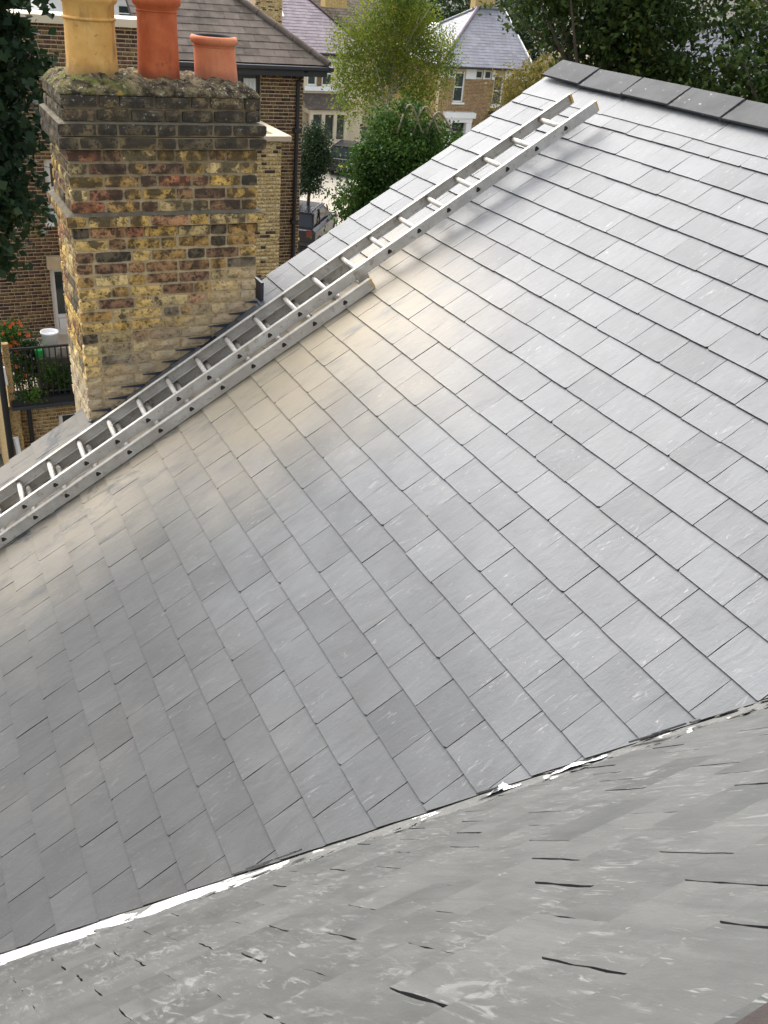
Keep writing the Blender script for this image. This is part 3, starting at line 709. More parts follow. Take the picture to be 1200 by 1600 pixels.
def brick_shape(L, H, D, seed):
    r = random.Random(seed); nx, ny = 5, 3
    bm = bmesh.new(); vs = []
    for j in range(ny):
        for i in range(nx):
            x, z = L*(i/(nx-1)-.5), H*(j/(ny-1)-.5)
            edge = i in (0, nx-1) or j in (0, ny-1)
            if edge: x += r.uniform(-.003, .003); z += r.uniform(-.0025, .0025)
            if i in (0, nx-1) and j in (0, ny-1): x *= 0.985; z *= 0.93
            vs.append(bm.verts.new((x, (r.uniform(0.002, 0.006) if edge else r.uniform(-0.003, 0.002)), z)))
    for j in range(ny-1):
        for i in range(nx-1): bm.faces.new((vs[j*nx+i], vs[j*nx+i+1], vs[(j+1)*nx+i+1], vs[(j+1)*nx+i]))
    rim = [vs[i] for i in range(nx)] + [vs[j*nx+nx-1] for j in range(1, ny)] + [vs[(ny-1)*nx+i] for i in range(nx-2, -1, -1)] + [vs[j*nx] for j in range(ny-2, 0, -1)]
    bk = [bm.verts.new((v.co.x, D, v.co.z)) for v in rim]
    for i in range(len(rim)): bm.faces.new((rim[i], bk[i], bk[(i+1) % len(rim)], rim[(i+1) % len(rim)]))
    me = bpy.data.meshes.new('brick'); bm.normal_update(); bm.to_mesh(me); bm.free(); me.materials.append(MAT['brick_stack']); return me
BS = [brick_shape(0.218, 0.0615, 0.05, i) for i in range(8)]; BH = [brick_shape(0.108, 0.0615, 0.05, 20+i) for i in range(6)]
rb = random.Random(3)
def col(r, red=False):
    if red: return rb.choice([(0.36, 0.11, 0.05), (0.30, 0.10, 0.05), (0.26, 0.10, 0.06)])
    if r < 4:
        return rb.choice([(0.024,0.02,0.018), (0.032,0.026,0.02), (0.05,0.036,0.022), (0.10,0.065,0.028)]) if rb.random() < .9 else (0.15, 0.10, 0.05)
    return rb.choices([c for c, _ in PAL], [w for _, w in PAL])[0]
chp = OFF[ch.name]
def lay(r, x, L, kind, face, red=False):
    me = (BS if kind == 'S' else BH)[rb.randrange(8 if kind == 'S' else 6)]
    z = ZT - r*RH - RH/2; p = proj(r)
    if face == 'f': loc = Vector((x, Y0-p, z)); rot = 0
    elif face == 'l': loc = Vector((X0-p, x, z)); rot = -math.pi/2
    else: loc = Vector((X1+p, x, z)); rot = math.pi/2
    zr = roof_z(loc.x if face != 'l' else X0)
    if z + RH/2 < (roof_z(x+L/2) if face == 'f' else zr) - 0.02: return
    o = link('brick', me, ch); o.location = loc - chp + Vector((0, 0, rb.uniform(-.002, .002)))
    o.rotation_euler = (rb.uniform(-.012, .012), 0, rot + rb.uniform(-.008, .008))
    o.scale = (L/(0.218 if kind == 'S' else 0.108), 1, 1)
    c = col(r, red); k = rb.uniform(1.0, 1.5); o.color = (c[0]*k, c[1]*k, c[2]*k, 1)
ROWP = ['SHSSHSH', 'SSSHSSH', 'SHSHSHS', 'HSSHSSH', 'SHSHSHS', 'HSHSHSH', 'SSHSHSH', 'HSHSHSS', 'SSHSHSH', 'HSHSHSH']
reds = {(6, 3), (7, 1), (10, 2), (4, 0), (8, 0)}
for r in range(0, 28):
    pat = ROWP[r] if r < len(ROWP) else rb.choice(['SHSHSHS', 'HSHSHSH', 'SHSSHSH', 'HSHSSHS'])
    p = proj(r)
    units = [0.218 if c == 'S' else 0.108 for c in pat]; tot = (X1-X0)+2*p; jt = 0.015
    k = (tot - jt*(len(pat)-1))/sum(units); x = X0 - p
    for i, c in enumerate(pat):
        L = units[i]*k; lay(r, x+L/2, L-0.001, c, 'f', (r, i) in reds); x += L + jt
    for face in 'lr':
        pat2 = 'HSSH' if r % 2 else 'SSS'
        d0, d1 = Y0 - p + (0.055 if True else 0), Y1
        units = [0.218 if c == 'S' else 0.108 for c in pat2]; k = (d1-d0-jt*(len(pat2)-1))/sum(units); yv = d0
        for i, c in enumerate(pat2):
            L = units[i]*k
            if face == 'l' or r < 20: lay(r, yv+L/2, L-0.001, c, face)
            yv += L + jt
# flaunching: lumpy mortar mound
bm = bmesh.new(); nx, ny = 84, 46; gv = []
from mathutils import noise as mn
for i in range(nx):
    for j in range(ny):
        x = X0-0.012 + (X1-X0+0.024)*i/(nx-1); y_ = Y0-0.012 + (Y1-Y0+0.012)*j/(ny-1)
        ed = min(x-X0+0.012, X1+0.012-x, y_-Y0+0.012, Y1-y_)
        hgt = 0.010 + 0.074*(1-math.exp(-max(0, ed)/0.05)) + (0.020*mn.fractal(Vector((x*9, y_*9, 1)), 1, 2, 4) + 0.020*(mn.noise(Vector((x*17, y_*17, 3)), noise_basis='VORONOI_F1')-0.35)) * min(1, 0.35+ed/0.04)
        if x > 2.0: hgt *= 0.92
        gv.append(bm.verts.new((x, y_, ZT-0.002+hgt)))
for i in range(nx-1):
    for j in range(ny-1): bm.faces.new((gv[i*ny+j], gv[(i+1)*ny+j], gv[(i+1)*ny+j+1], gv[i*ny+j+1]))
ring = [gv[i*ny] for i in range(nx)] + [gv[(nx-1)*ny+j] for j in range(1, ny)] + [gv[i*ny+ny-1] for i in range(nx-2, -1, -1)] + [gv[j] for j in range(ny-2, 0, -1)]
lowr = [bm.verts.new((v.co.x, v.co.y, ZT-0.004)) for v in ring]
for i in range(len(ring)): bm.faces.new((ring[i], lowr[i], lowr[(i+1) % len(ring)], ring[(i+1) % len(ring)]))
bmesh.ops.recalc_face_normals(bm, faces=bm.faces)
me = bpy.data.meshes.new('flaunching'); bm.to_mesh(me); bm.free(); me.polygons.foreach_set('use_smooth', [True]*len(me.polygons))
place(link('flaunching', me, ch, ['flaunching']), ch)
# pots
def pot(x, y_, prof, mat, label, bead, lean=(0, 0)):
    b = MB(); b.lathe((x, y_), prof, 40, 0, lean)
    ri, zt = prof[-1][0]-0.022, prof[-1][1]
    b.lathe((x+lean[0]*(zt-prof[0][1]), y_), [(prof[-1][0], zt), (ri, zt-0.004), (ri, zt-0.3)], 40, 1)
    o = b.build('chimney_pot', [mat, 'soot'], ch, smooth=True); o['label'] = label
    m = MB(); m.lathe((x+lean[0]*(bead[1]-prof[0][1]), y_), [(bead[0]-0.012, bead[1]-bead[2]), (bead[0], bead[1]-bead[2]*0.6), (bead[0]+0.004, bead[1]), (bead[0], bead[1]+bead[2]*0.6), (bead[0]-0.012, bead[1]+bead[2])], 40)
    m.build('bead', mat, o, smooth=True)
zb = ZC - 0.80
pot(1.215, 6.47, [(0.168, zb), (0.158, zb+.08), (0.152, zb+.12), (0.147, zb+.34), (0.149, zb+.44), (0.166, zb+.455), (0.172, zb+.475), (0.166, zb+.495), (0.155, zb+.51)], 'clay_buff', 'buff clay chimney pot with a raised ring', (0.155, zb+.365, 0.012))
pot(1.615, 6.44, [(0.132, zb), (0.128, zb+.1), (0.120, zb+.40), (0.124, zb+.445), (0.142, zb+.46), (0.150, zb+.485), (0.144, zb+.515), (0.125, zb+.53)], 'clay_red', 'dark red clay chimney pot', (0.124, zb+.428, 0.008), (0.0, 0))
pot(2.00, 6.47, [(0.140, zb-.02), (0.138, zb+.06), (0.130, zb+.24), (0.128, zb+.255), (0.146, zb+.262), (0.150, zb+.285), (0.144, zb+.300), (0.130, zb+.305)], 'clay_orange', 'short orange clay chimney pot', (0.133, zb+.245, 0.004), (-0.06, 0))
# stepped lead flashing up the slope
fl = MB(); n = 0
zz = ZT - 27*RH
while zz < ZT - 14*RH:
    x_at = (math.cos(TH)*(zz-ZC) + 3.0)/math.sin(TH)
    if X0-0.05 < x_at < X1+0.1:
        q_ = rb.uniform(-0.03, 0.03); xa, xb = max(X0-0.01, x_at-0.17+q_), min(X1+0.008, x_at-0.03)
        if xb > xa+0.02:
            zl = lambda x: max(roof_z(x)-0.02, zz-0.05)
            fl.add([(xa, Y0-0.012, zz-0.004), (xb, Y0-0.012, zz+0.002), (xb, Y0-0.014, zz-0.020), (xa, Y0-0.014, zz-0.008), (xa, Y0-0.004, zz-0.004), (xb, Y0-0.004, zz+0.002), (xb, Y0-0.004, zz-0.020), (xa, Y0-0.004, zz-0.008)],
                   [(0,1,2,3),(0,4,5,1),(1,5,6,2),(0,3,7,4),(3,2,6,7)])
    zz += RH
sl_ = (U.x, U.z)
fl.box(X1+0.03, X1+0.05, Y0-0.02, Y0+0.12, roof_z(X1)+0.03, roof_z(X1)+0.17)
fl.build('flashing', 'lead', ch)

# ------------------------------------------------------------------ houses (every wall in view faces -y)
def rng(a, b, holes):
    """[a,b] minus holes"""
    out = [(a, b)]
    for h0, h1 in holes:
        nx_ = []
        for p, q in out:
            if h1 <= p or h0 >= q: nx_.append((p, q)); continue
            if p < h0: nx_.append((p, h0))
            if q > h1: nx_.append((h1, q))
        out = nx_
    return [(p, q) for p, q in out if q-p > 0.02]
def brickwork(parent, x0, x1, z0, z1, y_, holes, mat, seed=0, name='bricks', proud=0.008, side=None):
    """small bricks, too small to pick apart singly: real relief joined in one part"""
    r = random.Random(seed); arr = []; z = z0; k = 0
    while z < z1 - 0.03:
        hs_ = [(h[0], h[1]) for h in holes if h[2] < z+0.04 < h[3]]
        x = x0 - r.uniform(0, 0.1); i = k % 2
        while x < x1:
            L = 0.215 if i % 2 == 0 else 0.1025
            for p, q in rng(max(x, x0), min(x+L, x1), hs_):
                arr.append((p, q, y_-proud-r.uniform(0, 0.004), y_+0.01, z+r.uniform(0, .003), min(z1, z+0.057)))
            x += L+0.012; i += 1
        z += 0.075; k += 1
    o = link(name, boxes_mesh(arr), parent, [mat]); place(o, parent); tag(o, kind='stuff'); return o
def wall_holes(parent, x0, x1, z0, z1, y_, depth, holes, mat, name='wall'):
    """wall slab with real openings"""
    zs = sorted({z0, z1, *[h[2] for h in holes], *[h[3] for h in holes]}); b = MB()
    for za, zb_ in zip(zs[:-1], zs[1:]):
        for p, q in rng(x0, x1, [(h[0], h[1]) for h in holes if h[2] < (za+zb_)/2 < h[3]]): b.box(p, q, y_, y_+depth, za, zb_)
    return b.build(name, mat, parent)
def window(parent, x0, x1, z0, z1, y_, fr=0.06, mat='white', bars_h=(0.5,), bars_v=(), sill=True, curtain=None, sillmat='white', inset=0.08):
    b = MB(); y0, y1 = y_+inset, y_+inset+0.06
    b.box(x0, x0+fr, y0, y1, z0, z1); b.box(x1-fr, x1, y0, y1, z0, z1); b.box(x0+fr, x1-fr, y0, y1, z1-fr, z1); b.box(x0+fr, x1-fr, y0, y1, z0, z0+fr)
    for h in bars_h: b.box(x0+fr, x1-fr, y0-0.01, y1-0.01, z0+(z1-z0)*h-fr*0.35, z0+(z1-z0)*h+fr*0.35)
    for h in bars_v: b.box(x0+(x1-x0)*h-fr*0.35, x0+(x1-x0)*h+fr*0.35, y0-0.004, y1-0.004, z0+fr, z1-fr)
    w = b.build('window', mat, parent)
    p = MB(); p.box(x0+fr*0.5, x1-fr*0.5, y0+0.03, y0+0.04, z0+fr*0.5, z1-fr*0.5); p.build('pane', 'glass', w)
    k = MB(); k.box(x0, x1, y_+0.25, y_+0.30, z0, z1); k.build('room', 'dark_room', w)
    if sill:
        k = MB(); k.box(x0-0.08, x1+0.08, y_-0.09, y_+0.06, z0-0.10, z0-0.002); k.build('sill', sillmat, w)
    return w
def roof_rows(parent, A, B, C, D, gauge, wid, mat, indiv=False, name='roof_tile', thick=0.012, seed=0, cap=290):
    """tiles on the planar quad A(eave left) B(eave right) C(top right) D(top left)"""
    A, B, C, D = map(Vector, (A, B, C, D)); ex = (B-A).normalized(); n = ex.cross(D-A)
    n = n.normalized(); n = n if n.z > 0 else -n
    ey = n.cross(ex); H = (D-A).dot(ey)
    P2 = [((p-A).dot(ex), (p-A).dot(ey)) for p in (A, B, C, D)]
    def span(h):
        xs = []
        for i in range(4):
            a_, b_ = P2[i], P2[(i+1) % 4]
            if (a_[1]-h)*(b_[1]-h) <= 0 and abs(a_[1]-b_[1]) > 1e-6:
                xs.append(a_[0]+(b_[0]-a_[0])*(h-a_[1])/(b_[1]-a_[1]))
        return (min(xs), max(xs)) if xs else None
    r = random.Random(seed); out = []; k = 0; h = 0.0
    while h < H-0.03:
        s0, s1 = span(h+1e-4), span(min(H-1e-4, h+gauge))
        x = min(s0[0], s1[0]) - (wid/2 if k % 2 else 0)
        while x < max(s0[1], s1[1]):
            a_, b_ = x+0.002, x+wid-0.002; q = []
            hh = min(gauge*1.25, H-h)
            s2 = span(min(H-1e-4, h+hh))
            q = [(max(a_, s0[0]), 0), (min(b_, s0[1]), 0), (min(b_, s2[1]), hh), (max(a_, s2[0]), hh)]
            if q[1][0]-q[0][0] > 0.01 or q[2][0]-q[3][0] > 0.01:
                if q[1][0] < q[0][0]: q[0] = q[1] = ((q[0][0]+q[1][0])/2, 0)
                if q[2][0] < q[3][0]: q[2] = q[3] = ((q[2][0]+q[3][0])/2, hh)
                out.append((h, q))
            x += wid
        h += gauge; k += 1
    b = MB(); cnt_ = 0
    for h, q in out:
        j = r.uniform(-0.002, 0.003)
        pts = [A+ex*x+ey*(h+yy)+n*(0.002+(2*thick+j if yy == 0 else thick*0.9)) for x, yy in q]; lo = [p-n*thick for p in pts]
        fs = [(0,1,2,3),(7,6,5,4),(4,5,1,0),(5,6,2,1),(6,7,3,2),(7,4,0,3)]
        if indiv and cnt_ < cap:
            m = MB(); m.add(pts+lo, fs); m.build(name, mat, parent); cnt_ += 1
        else: b.add(pts+lo, fs)
    if b.v: tag(b.build(name+'s', mat, parent), kind='stuff')

# --- brown tiled neighbour behind the chimney
nb = thing('brick_house', 'brown brick house with brown tiled hip roof right behind the chimney', 'house', (5.5, 24, 0))
holes = [(6.35, 7.47, 6.75, 8.22), (2.74, 3.5, 2.72, 4.25), (2.84, 3.6, 5.25, 6.5)]
wall_holes(nb, 1.0, 8.45, 0, 8.35, 21.0, 0.3, holes, 'mortar_house')
brickwork(nb, 1.0, 8.45, 2.5, 8.35, 21.0, holes, 'brick_brown', 1)
sd_ = MB(); sd_.box(8.15, 8.447, 21.302, 28.5, 0, 8.35); sd_.box(1.0, 8.15, 28.2, 28.5, 0, 8.35); sd_.build('side_wall', 'brick_brown', nb)
w = window(nb, 6.35, 7.47, 6.75, 8.22, 21.0, 0.07, 'black', (), (0.3,), False)
c_ = MB()
pts = []
for i in range(13): pts.append((7.10+0.024*i, 21.20+0.02*math.sin(i*2.2), 0))
c_.add([(p[0], p[1], 6.8) for p in pts]+[(p[0], p[1], 8.1) for p in pts], [(i, i+1, 14+i, 13+i) for i in range(12)])
cu = c_.build('curtain', 'curtain', w); cu.location.y -= 0.13
b = MB(); b.box(6.3, 7.52, 20.93, 21.0, 8.19, 8.245); b.build('lintel', 'steel', nb)
w = window(nb, 2.74, 3.5, 2.72, 4.25, 21.0, 0.11, 'white', (0.28,), (), False)
b = MB(); b.box(2.86, 3.38, 21.05, 21.11, 2.84, 3.1); b.build('lower_panel', 'white', w)
b = MB(); b.box(2.70, 3.6, 20.86, 20.985, 4.25, 4.52); b.build('lintel', 'mortar_house', nb)
b = MB(); b.box(2.66, 3.6, 20.8, 20.985, 2.58, 2.72); b.build('doorstep', 'stone', nb)
window(nb, 2.84, 3.6, 5.25, 6.5, 21.0, 0.12, 'white', (0.5,), (), True)
# hip roof
ez = 8.44; tp = math.tan(math.radians(35)); t_ = 3.9
roof_rows(nb, (4.9, 20.6, ez), (8.85, 20.6, ez), (8.85-t_, 20.6+t_, ez+t_*tp), (4.9, 20.6+t_, ez+t_*tp), 0.21, 0.33, 'tile', True, 'roof_tile', 0.010, 2)
roof_rows(nb, (8.85, 20.6, ez), (8.85, 28.9, ez), (8.85-t_, 28.9-t_, ez+t_*tp), (8.85-t_, 20.6+t_, ez+t_*tp), 0.21, 0.33, 'tile', False, 'side_tile', 0.010, 3)
b = MB(); b.prism([(4.9, 20.62, ez-0.02), (8.83, 20.62, ez-0.02), (8.83-t_, 20.62+t_, ez+t_*tp-0.02), (4.9, 20.62+t_, ez+t_*tp-0.02)], (0, 0.02, -0.06)); b.prism([(8.83, 20.62, ez-0.03), (8.83, 28.88, ez-0.03), (8.83-t_, 28.88-t_, ez+t_*tp-0.03), (8.83-t_, 20.62+t_, ez+t_*tp-0.03)], (-0.02, 0, -0.06)); b.build('roof_deck', 'under', nb)
hp = MB(); nseg = 13
for i in range(nseg):
    f0, f1 = i/nseg, (i+0.97)/nseg
    p0, p1 = Vector((8.86-t_*f0, 20.59+t_*f0, ez+0.035+t_*tp*f0)), Vector((8.86-t_*f1, 20.59+t_*f1, ez+0.045+t_*tp*f1))
    m = MB(); m.tube([p0, p1], [0.075, 0.068], 10); m.build('hip_tile', 'tile', nb, smooth=False)
b = MB(); b.box(4.9, 8.85, 20.50, 20.60, ez-0.10, ez-0.01); b.box(8.852, 8.95, 20.50, 28.9, ez-0.10, ez-0.012); b.build('gutter', 'black', nb, bevel=0.02)
b = MB(); b.box(4.9, 8.83, 20.602, 20.99, ez-0.22, ez-0.09); b.box(8.46, 8.83, 21.0, 28.9, ez-0.22, ez-0.09); b.build('soffit', 'black', nb)
b = MB(); b.tube([(8.34, 20.60, ez-0.1), (8.30, 20.93, ez-0.35), (8.30, 20.93, 0.1)], 0.045, 10); b.box(8.22, 8.38, 20.85, 20.99, 7.05, 7.12); b.box(8.22, 8.38, 20.85, 20.99, 5.05, 5.12); b.box(8.22, 8.38, 20.85, 20.99, 3.05, 3.12); b.build('drainpipe', 'black', nb)
# pale projecting bay with stone coping
by = MB(); by.box(3.9, 7.02, 18.5, 20.985, 0, 7.30); by.build('bay_wall', 'mortar_house', nb)
brickwork(nb, 3.9, 7.02, 1.5, 7.30, 18.5, [], 'brick_yellow', 5, 'bay_bricks')
b = MB(); b.box(3.8, 7.18, 18.36, 18.62, 7.302, 7.39); b.box(6.9, 7.18, 18.622, 20.98, 7.302, 7.39); b.box(3.8, 6.9, 18.622, 20.98, 7.20, 7.32); b.build('coping', 'stone', nb)
# raised brick wall left of the hip roof, seen between the pots
b = MB(); b.box(1.2, 4.85, 20.2, 20.9, 8.0, 9.02); b.build('parapet_wall', 'mortar_house', nb)
brickwork(nb, 1.2, 4.85, 8.0, 9.02, 20.2, [], 'brick_brown', 8, 'parapet_bricks')
b = MB(); b.box(1.1, 4.95, 20.08, 21.0, 9.022, 9.16); b.build('parapet_coping', 'cream', nb)

# --- roof terrace wing with railing
tw = thing('terrace_wing', 'low ochre brick wing with a railed roof terrace, left of the chimney', 'terrace', (2.6, 19.2, 0))
holes = [(2.20, 2.85, 1.5, 2.40)]
wall_holes(tw, 1.52, 3.85, 0, 2.72, 17.6, 0.3, holes, 'mortar_house'); brickwork(tw, 1.52, 3.85, 0.8, 2.70, 17.6, holes, 'brick_ochre', 12)
window(tw, 2.20, 2.85, 1.5, 2.40, 17.6, 0.08, 'white', (0.6,), (), False)
b = MB(); b.box(1.52, 3.85, 17.92, 20.98, 2.5, 2.73); b.build('terrace_floor', 'stone', tw)
b = MB(); b.box(1.36, 3.86, 17.40, 17.90, 2.735, 2.84); b.build('edge_beam', 'black', tw)
b = MB(); b.box(1.36, 3.86, 17.38, 17.598, 2.66, 2.73); b.build('edge_flashing', 'lead', tw)
b = MB(); b.box(1.28, 1.50, 17.45, 20.9, 0, 2.73); b.box(1.33, 1.44, 17.46, 17.58, 2.74, 3.95); b.build('side_wall', 'brick_ochre', tw)
rl = MB(); rl.box(1.45, 3.85, 17.50, 17.545, 3.80, 3.835); rl.box(1.45, 3.85, 17.505, 17.54, 2.92, 2.95); ra = rl.build('handrail', 'black', tw)
for i in range(22):
    m = MB(); x = 1.50+0.107*i; m.box(x-0.011, x+0.011, 17.512, 17.534, 2.842, 3.80); m.build('baluster', 'black', tw)
b = MB(); b.tube([(1.66, 17.50, 2.65), (1.66, 17.50, 0.1)], 0.045, 10); b.build('drainpipe', 'black', tw)
b = MB(); b.tube([(1.24, 17.36, 5.0), (1.24, 17.36, 0.1)], 0.06, 10); b.build('drainpipe', 'black', tw)
b = MB(); b.tube([(1.355, 17.42, 2.1), (1.395, 17.40, 1.55)], 0.05, 12); b.build('pipe_sleeve', 'white', tw)
b = MB(); b.tube([(1.275, 17.38, 3.55), (1.30, 17.40, 3.2)], 0.05, 12); b.build('pipe_sleeve', 'white', tw)
# bucket, planters
bk = MB(); bk.lathe((2.29, 18.3), [(0.10, 2.735), (0.10, 2.74), (0.135, 3.70-0.62+0.0)], 20)
bkt = MB(); bx_, by_, bz = 2.24, 18.0, 3.46
bkt.lathe((bx_, by_), [(0.0, bz), (0.125, bz), (0.155, bz+0.44), (0.17, bz+0.45), (0.17, bz+0.48), (0.15, bz+0.48), (0.145, bz+0.42), (0.0, bz+0.42)], 20)
bo = bkt.build('bucket', 'white', smooth=True); tag(bo, 'white plastic bucket standing on the roof terrace by the railing', 'bucket')
st = MB(); st.box(1.95, 2.75, 17.85, 18.35, 2.735, 3.455); tag(st.build('terrace_bench', 'bark', bevel=0.02), 'dark wooden plant bench behind the terrace railing under the bucket', 'bench')
gp = MB(); gp.lathe((2.02, 17.98), [(0.0, 3.457), (0.07, 3.457), (0.085, 3.60), (0.0, 3.60)], 14); tag(gp.build('plant_pot', 'green_plastic'), 'bright green plastic pot beside the white bucket', 'pot')

# ------------------------------------------------------------------ leaves and trees
def leaf_mesh(P, size, rg, up_bias=0.3, aspect=0.55):
    n = len(P); d = rg.normal(size=(n, 3)); d[:,2] -= up_bias; d /= np.linalg.norm(d, axis=1)[:,None]
    e = rg.normal(size=(n, 3)); e -= d*(e*d).sum(1)[:,None]; e /= np.linalg.norm(e, axis=1)[:,None]
    s = size*rg.uniform(0.6, 1.3, (n, 1)); nn = np.cross(d, e)
    a = P - d*s*0.5; b_ = P + d*s*0.5; m = P + nn*s*0.10
    l = m + e*s*aspect*0.5 - d*s*0.05; r = m - e*s*aspect*0.5 - d*s*0.05
    v = np.stack([a, r, b_, l], 1).reshape(-1, 3)
    f = np.arange(n*4).reshape(-1, 4)
    return quads_mesh(v, f)
def crown_points(blobs, n, rg, clump=0.35, per=45, droop=0.0, shell=0.45):
    vol = np.array([b[3]*b[4]*b[5] for b in blobs]); vol = vol**0.75; vol /= vol.sum()
    K = max(6, n//per); pick = rg.choice(len(blobs), K, p=vol); B = np.array(blobs)[pick]
    d = rg.normal(size=(K, 3)); d /= np.linalg.norm(d, axis=1)[:,None]
    C = B[:,:3] + d*B[:,3:6]*(rg.uniform(0, 1, (K, 1))**shell)
    sz = clump*rg.uniform(0.5, 1.5, K)
    i = rg.integers(0, K, n)
    P = C[i] + rg.normal(size=(n, 3))*sz[i][:,None]*np.array([1, 1, 0.6])
    if droop > 0:
        tl = rg.uniform(0, 1, n)**1.2*droop*rg.uniform(0.4, 1.2, K)[i]; P = C[i] + rg.normal(size=(n, 3))*sz[i][:,None]*np.array([.30, .30, .22]); P[:,2] -= tl
    return P, C
def tree(name, label, base, blobs, n, leaf, mat, seed, bark='bark', trunk=0.18, clump=0.35, per=45, droop=0, group=None, limbs=10, cat='tree', shell=0.45, aspect=0.55):
    rg = np.random.default_rng(seed); r = random.Random(seed)
    t = thing(name, label, cat, base, group)
    P, C = crown_points(blobs, n, rg, clump, per, droop, shell)
    o = link('crown', leaf_mesh(P, leaf, rg, 0.5 if droop else 0.25, aspect), t, [mat]); place(o, t)
    cen = np.array(blobs)[:, :3].mean(0); b = MB()
    top = Vector((cen[0]*0.7+base[0]*0.3, cen[1]*0.7+base[1]*0.3, cen[2])); bs = Vector(base)
    mid = bs.lerp(top, 0.5) + Vector((r.uniform(-.15, .15), r.uniform(-.15, .15), 0))
    b.tube([bs, bs.lerp(mid, 0.5), mid, top], [trunk, trunk*0.85, trunk*0.7, trunk*0.45], 9)
    for i in range(limbs):
        c_ = Vector(C[r.randrange(len(C))]); s_ = mid.lerp(top, r.uniform(0.2, 1.0)); k_ = s_.lerp(c_, 0.5) + Vector((0, 0, r.uniform(-.1, .35)))
        b.tube([s_, k_, c_], [trunk*0.36, trunk*0.2, trunk*0.06], 6)
    b.build('trunk', bark, t, smooth=True); return t

tree('broadleaf_tree', 'dark leafy tree left of the chimney at the left edge', (0.4, 13.2, 0), [(0.9, 13.2, 9.2, 1.05, 1.0, 1.7), (0.5, 13, 11.0, 1.7, 1.4, 1.5), (0.65, 13.0, 7.6, 1.0, 0.9, 1.0), (1.15, 13.4, 10.4, 0.8, 1.0, 0.8), (0.2, 13.2, 6.9, 0.9, 0.8, 0.5)], 36000, 0.125, 'leaf_dark', 31, trunk=0.16, clump=0.17, per=44, aspect=0.75)
tree('birch_tree', 'yellow green weeping birch in front of the far white windowed houses', (17.2, 34.4, 0), [(17.5, 34.2, 10.4, 1.0, 1.0, 0.9), (16.7, 34.2, 9.3, 1.0, 1.0, 0.9), (18.2, 34.4, 9.0, 1.0, 1.0, 0.9), (17.3, 34.2, 8.0, 1.6, 1.2, 0.8), (15.6, 34.2, 8.4, 0.9, 0.8, 0.7), (19.2, 34.4, 8.0, 0.9, 0.8, 0.8), (16.0, 34.0, 7.0, 1.3, 0.9, 0.6), (18.5, 34.2, 6.8, 0.9, 0.9, 0.6)], 30000, 0.10, 'leaf_birch', 32, 'birch_bark', 0.12, 0.5, 26, 1.7, limbs=30)
tree('leafy_bush', 'rounded dark green tree below the birch with bare vines on top', (14.2, 27.0, 0), [(13.9, 26.6, 5.3, 1.35, 1.2, 1.3), (12.9, 26.4, 4.6, 0.9, 0.9, 1.6), (14.9, 27.0, 5.4, 1.1, 1.0, 1.0), (13.3, 26.2, 3.0, 1.4, 1.1, 1.5), (12.7, 26.0, 5.4, 0.5, 0.5, 0.6), (14.0, 26.8, 6.4, 1.0, 0.8, 0.6), (12.6, 26.2, 3.6, 0.9, 0.8, 1.5), (15.2, 27.0, 5.9, 0.7, 0.7, 0.6)], 32000, 0.12, 'leaf_bush', 33, trunk=0.12, clump=0.2, per=40, shell=0.4)
tree('dark_shrub_tree', 'small dark evergreen tree beside the brown house drainpipe', (15.2, 37.0, 0), [(15.5, 37.2, 3.5, 0.72, 0.7, 0.9), (15.2, 37.0, 2.5, 0.6, 0.6, 0.7), (15.9, 37.5, 3.3, 0.5, 0.5, 0.7), (15.5, 37.2, 4.3, 0.45, 0.45, 0.45)], 14000, 0.10, 'leaf_hedge', 34, trunk=0.10, clump=0.15, per=40)
tree('broadleaf_tree', 'large dark tree behind the ridge at the right edge', (18.0, 14.5, 0), [(17.2, 14.2, 10.0, 2.9, 2.6, 2.3), (16.0, 15.2, 8.6, 2.2, 2.0, 1.5), (18.6, 13.0, 8.8, 2.5, 2.0, 1.7)], 26000, 0.15, 'leaf_right', 35, trunk=0.28, clump=0.28, per=36, limbs=22, shell=0.5)
tree('broadleaf_tree', 'tall dark tree behind the ridge left end, hanging over the far roof', (14.6, 18.4, 0), [(14.0, 17.6, 10.6, 2.3, 2.0, 1.6), (14.4, 17.6, 9.3, 1.9, 1.8, 1.3), (12.4, 18.2, 10.5, 1.1, 1.0, 1.0), (15.2, 17.2, 8.4, 1.4, 1.3, 1.0)], 22000, 0.14, 'leaf_right', 36, trunk=0.24, clump=0.26, per=36, limbs=22, shell=0.5)
tree('olive_shrub', 'yellowing olive shrub just left of the ridge end', (17.4, 25.0, 0), [(17.2, 25.0, 7.5, 0.9, 0.8, 0.8), (18.0, 25.4, 7.9, 0.7, 0.7, 0.7), (17.2, 25, 6.4, 1.0, 0.8, 1.0)], 6500, 0.11, 'leaf_olive', 37, trunk=0.08, clump=0.22, per=36)
rt = random.Random(8)
FT = [(6, 92, 'far dark tree behind the white house between the pots'), (24, 80, 'far dark tree behind the purple roof'), (32, 78, 'far dark tree above the birch'), (39, 76, 'far dark tree left of the grey hip roof ridge'), (47, 74, 'far dark tree behind the grey roof chimney'), (56, 68, 'far dark tree behind the ridge middle'), (66, 62, 'far dark tree behind the right edge of the ridge'), (15, 90, 'far dark tree behind the brown hip roof'), (75, 58, 'farthest right dark tree beyond the ridge'), (52, 84, 'farther dark tree in the gap between the right trees')]
for i, (x, y_, lb) in enumerate(FT):
    h = rt.uniform(5.6, 6.6)
    tree('far_tree', lb, (x, y_, 0), [(x, y_, h+1.2, 4.6, 3.5, 4.4), (x-2, y_, h-1.5, 3.6, 3, 3.0), (x+2.2, y_, h-1, 3.6, 3, 3.2), (x, y_-1, 3.0, 4.5, 2.5, 2.6)], 9000, 0.42, 'leaf_far', 60+i, trunk=0.3, clump=0.7, per=36, group='trees beyond the far houses', limbs=6)
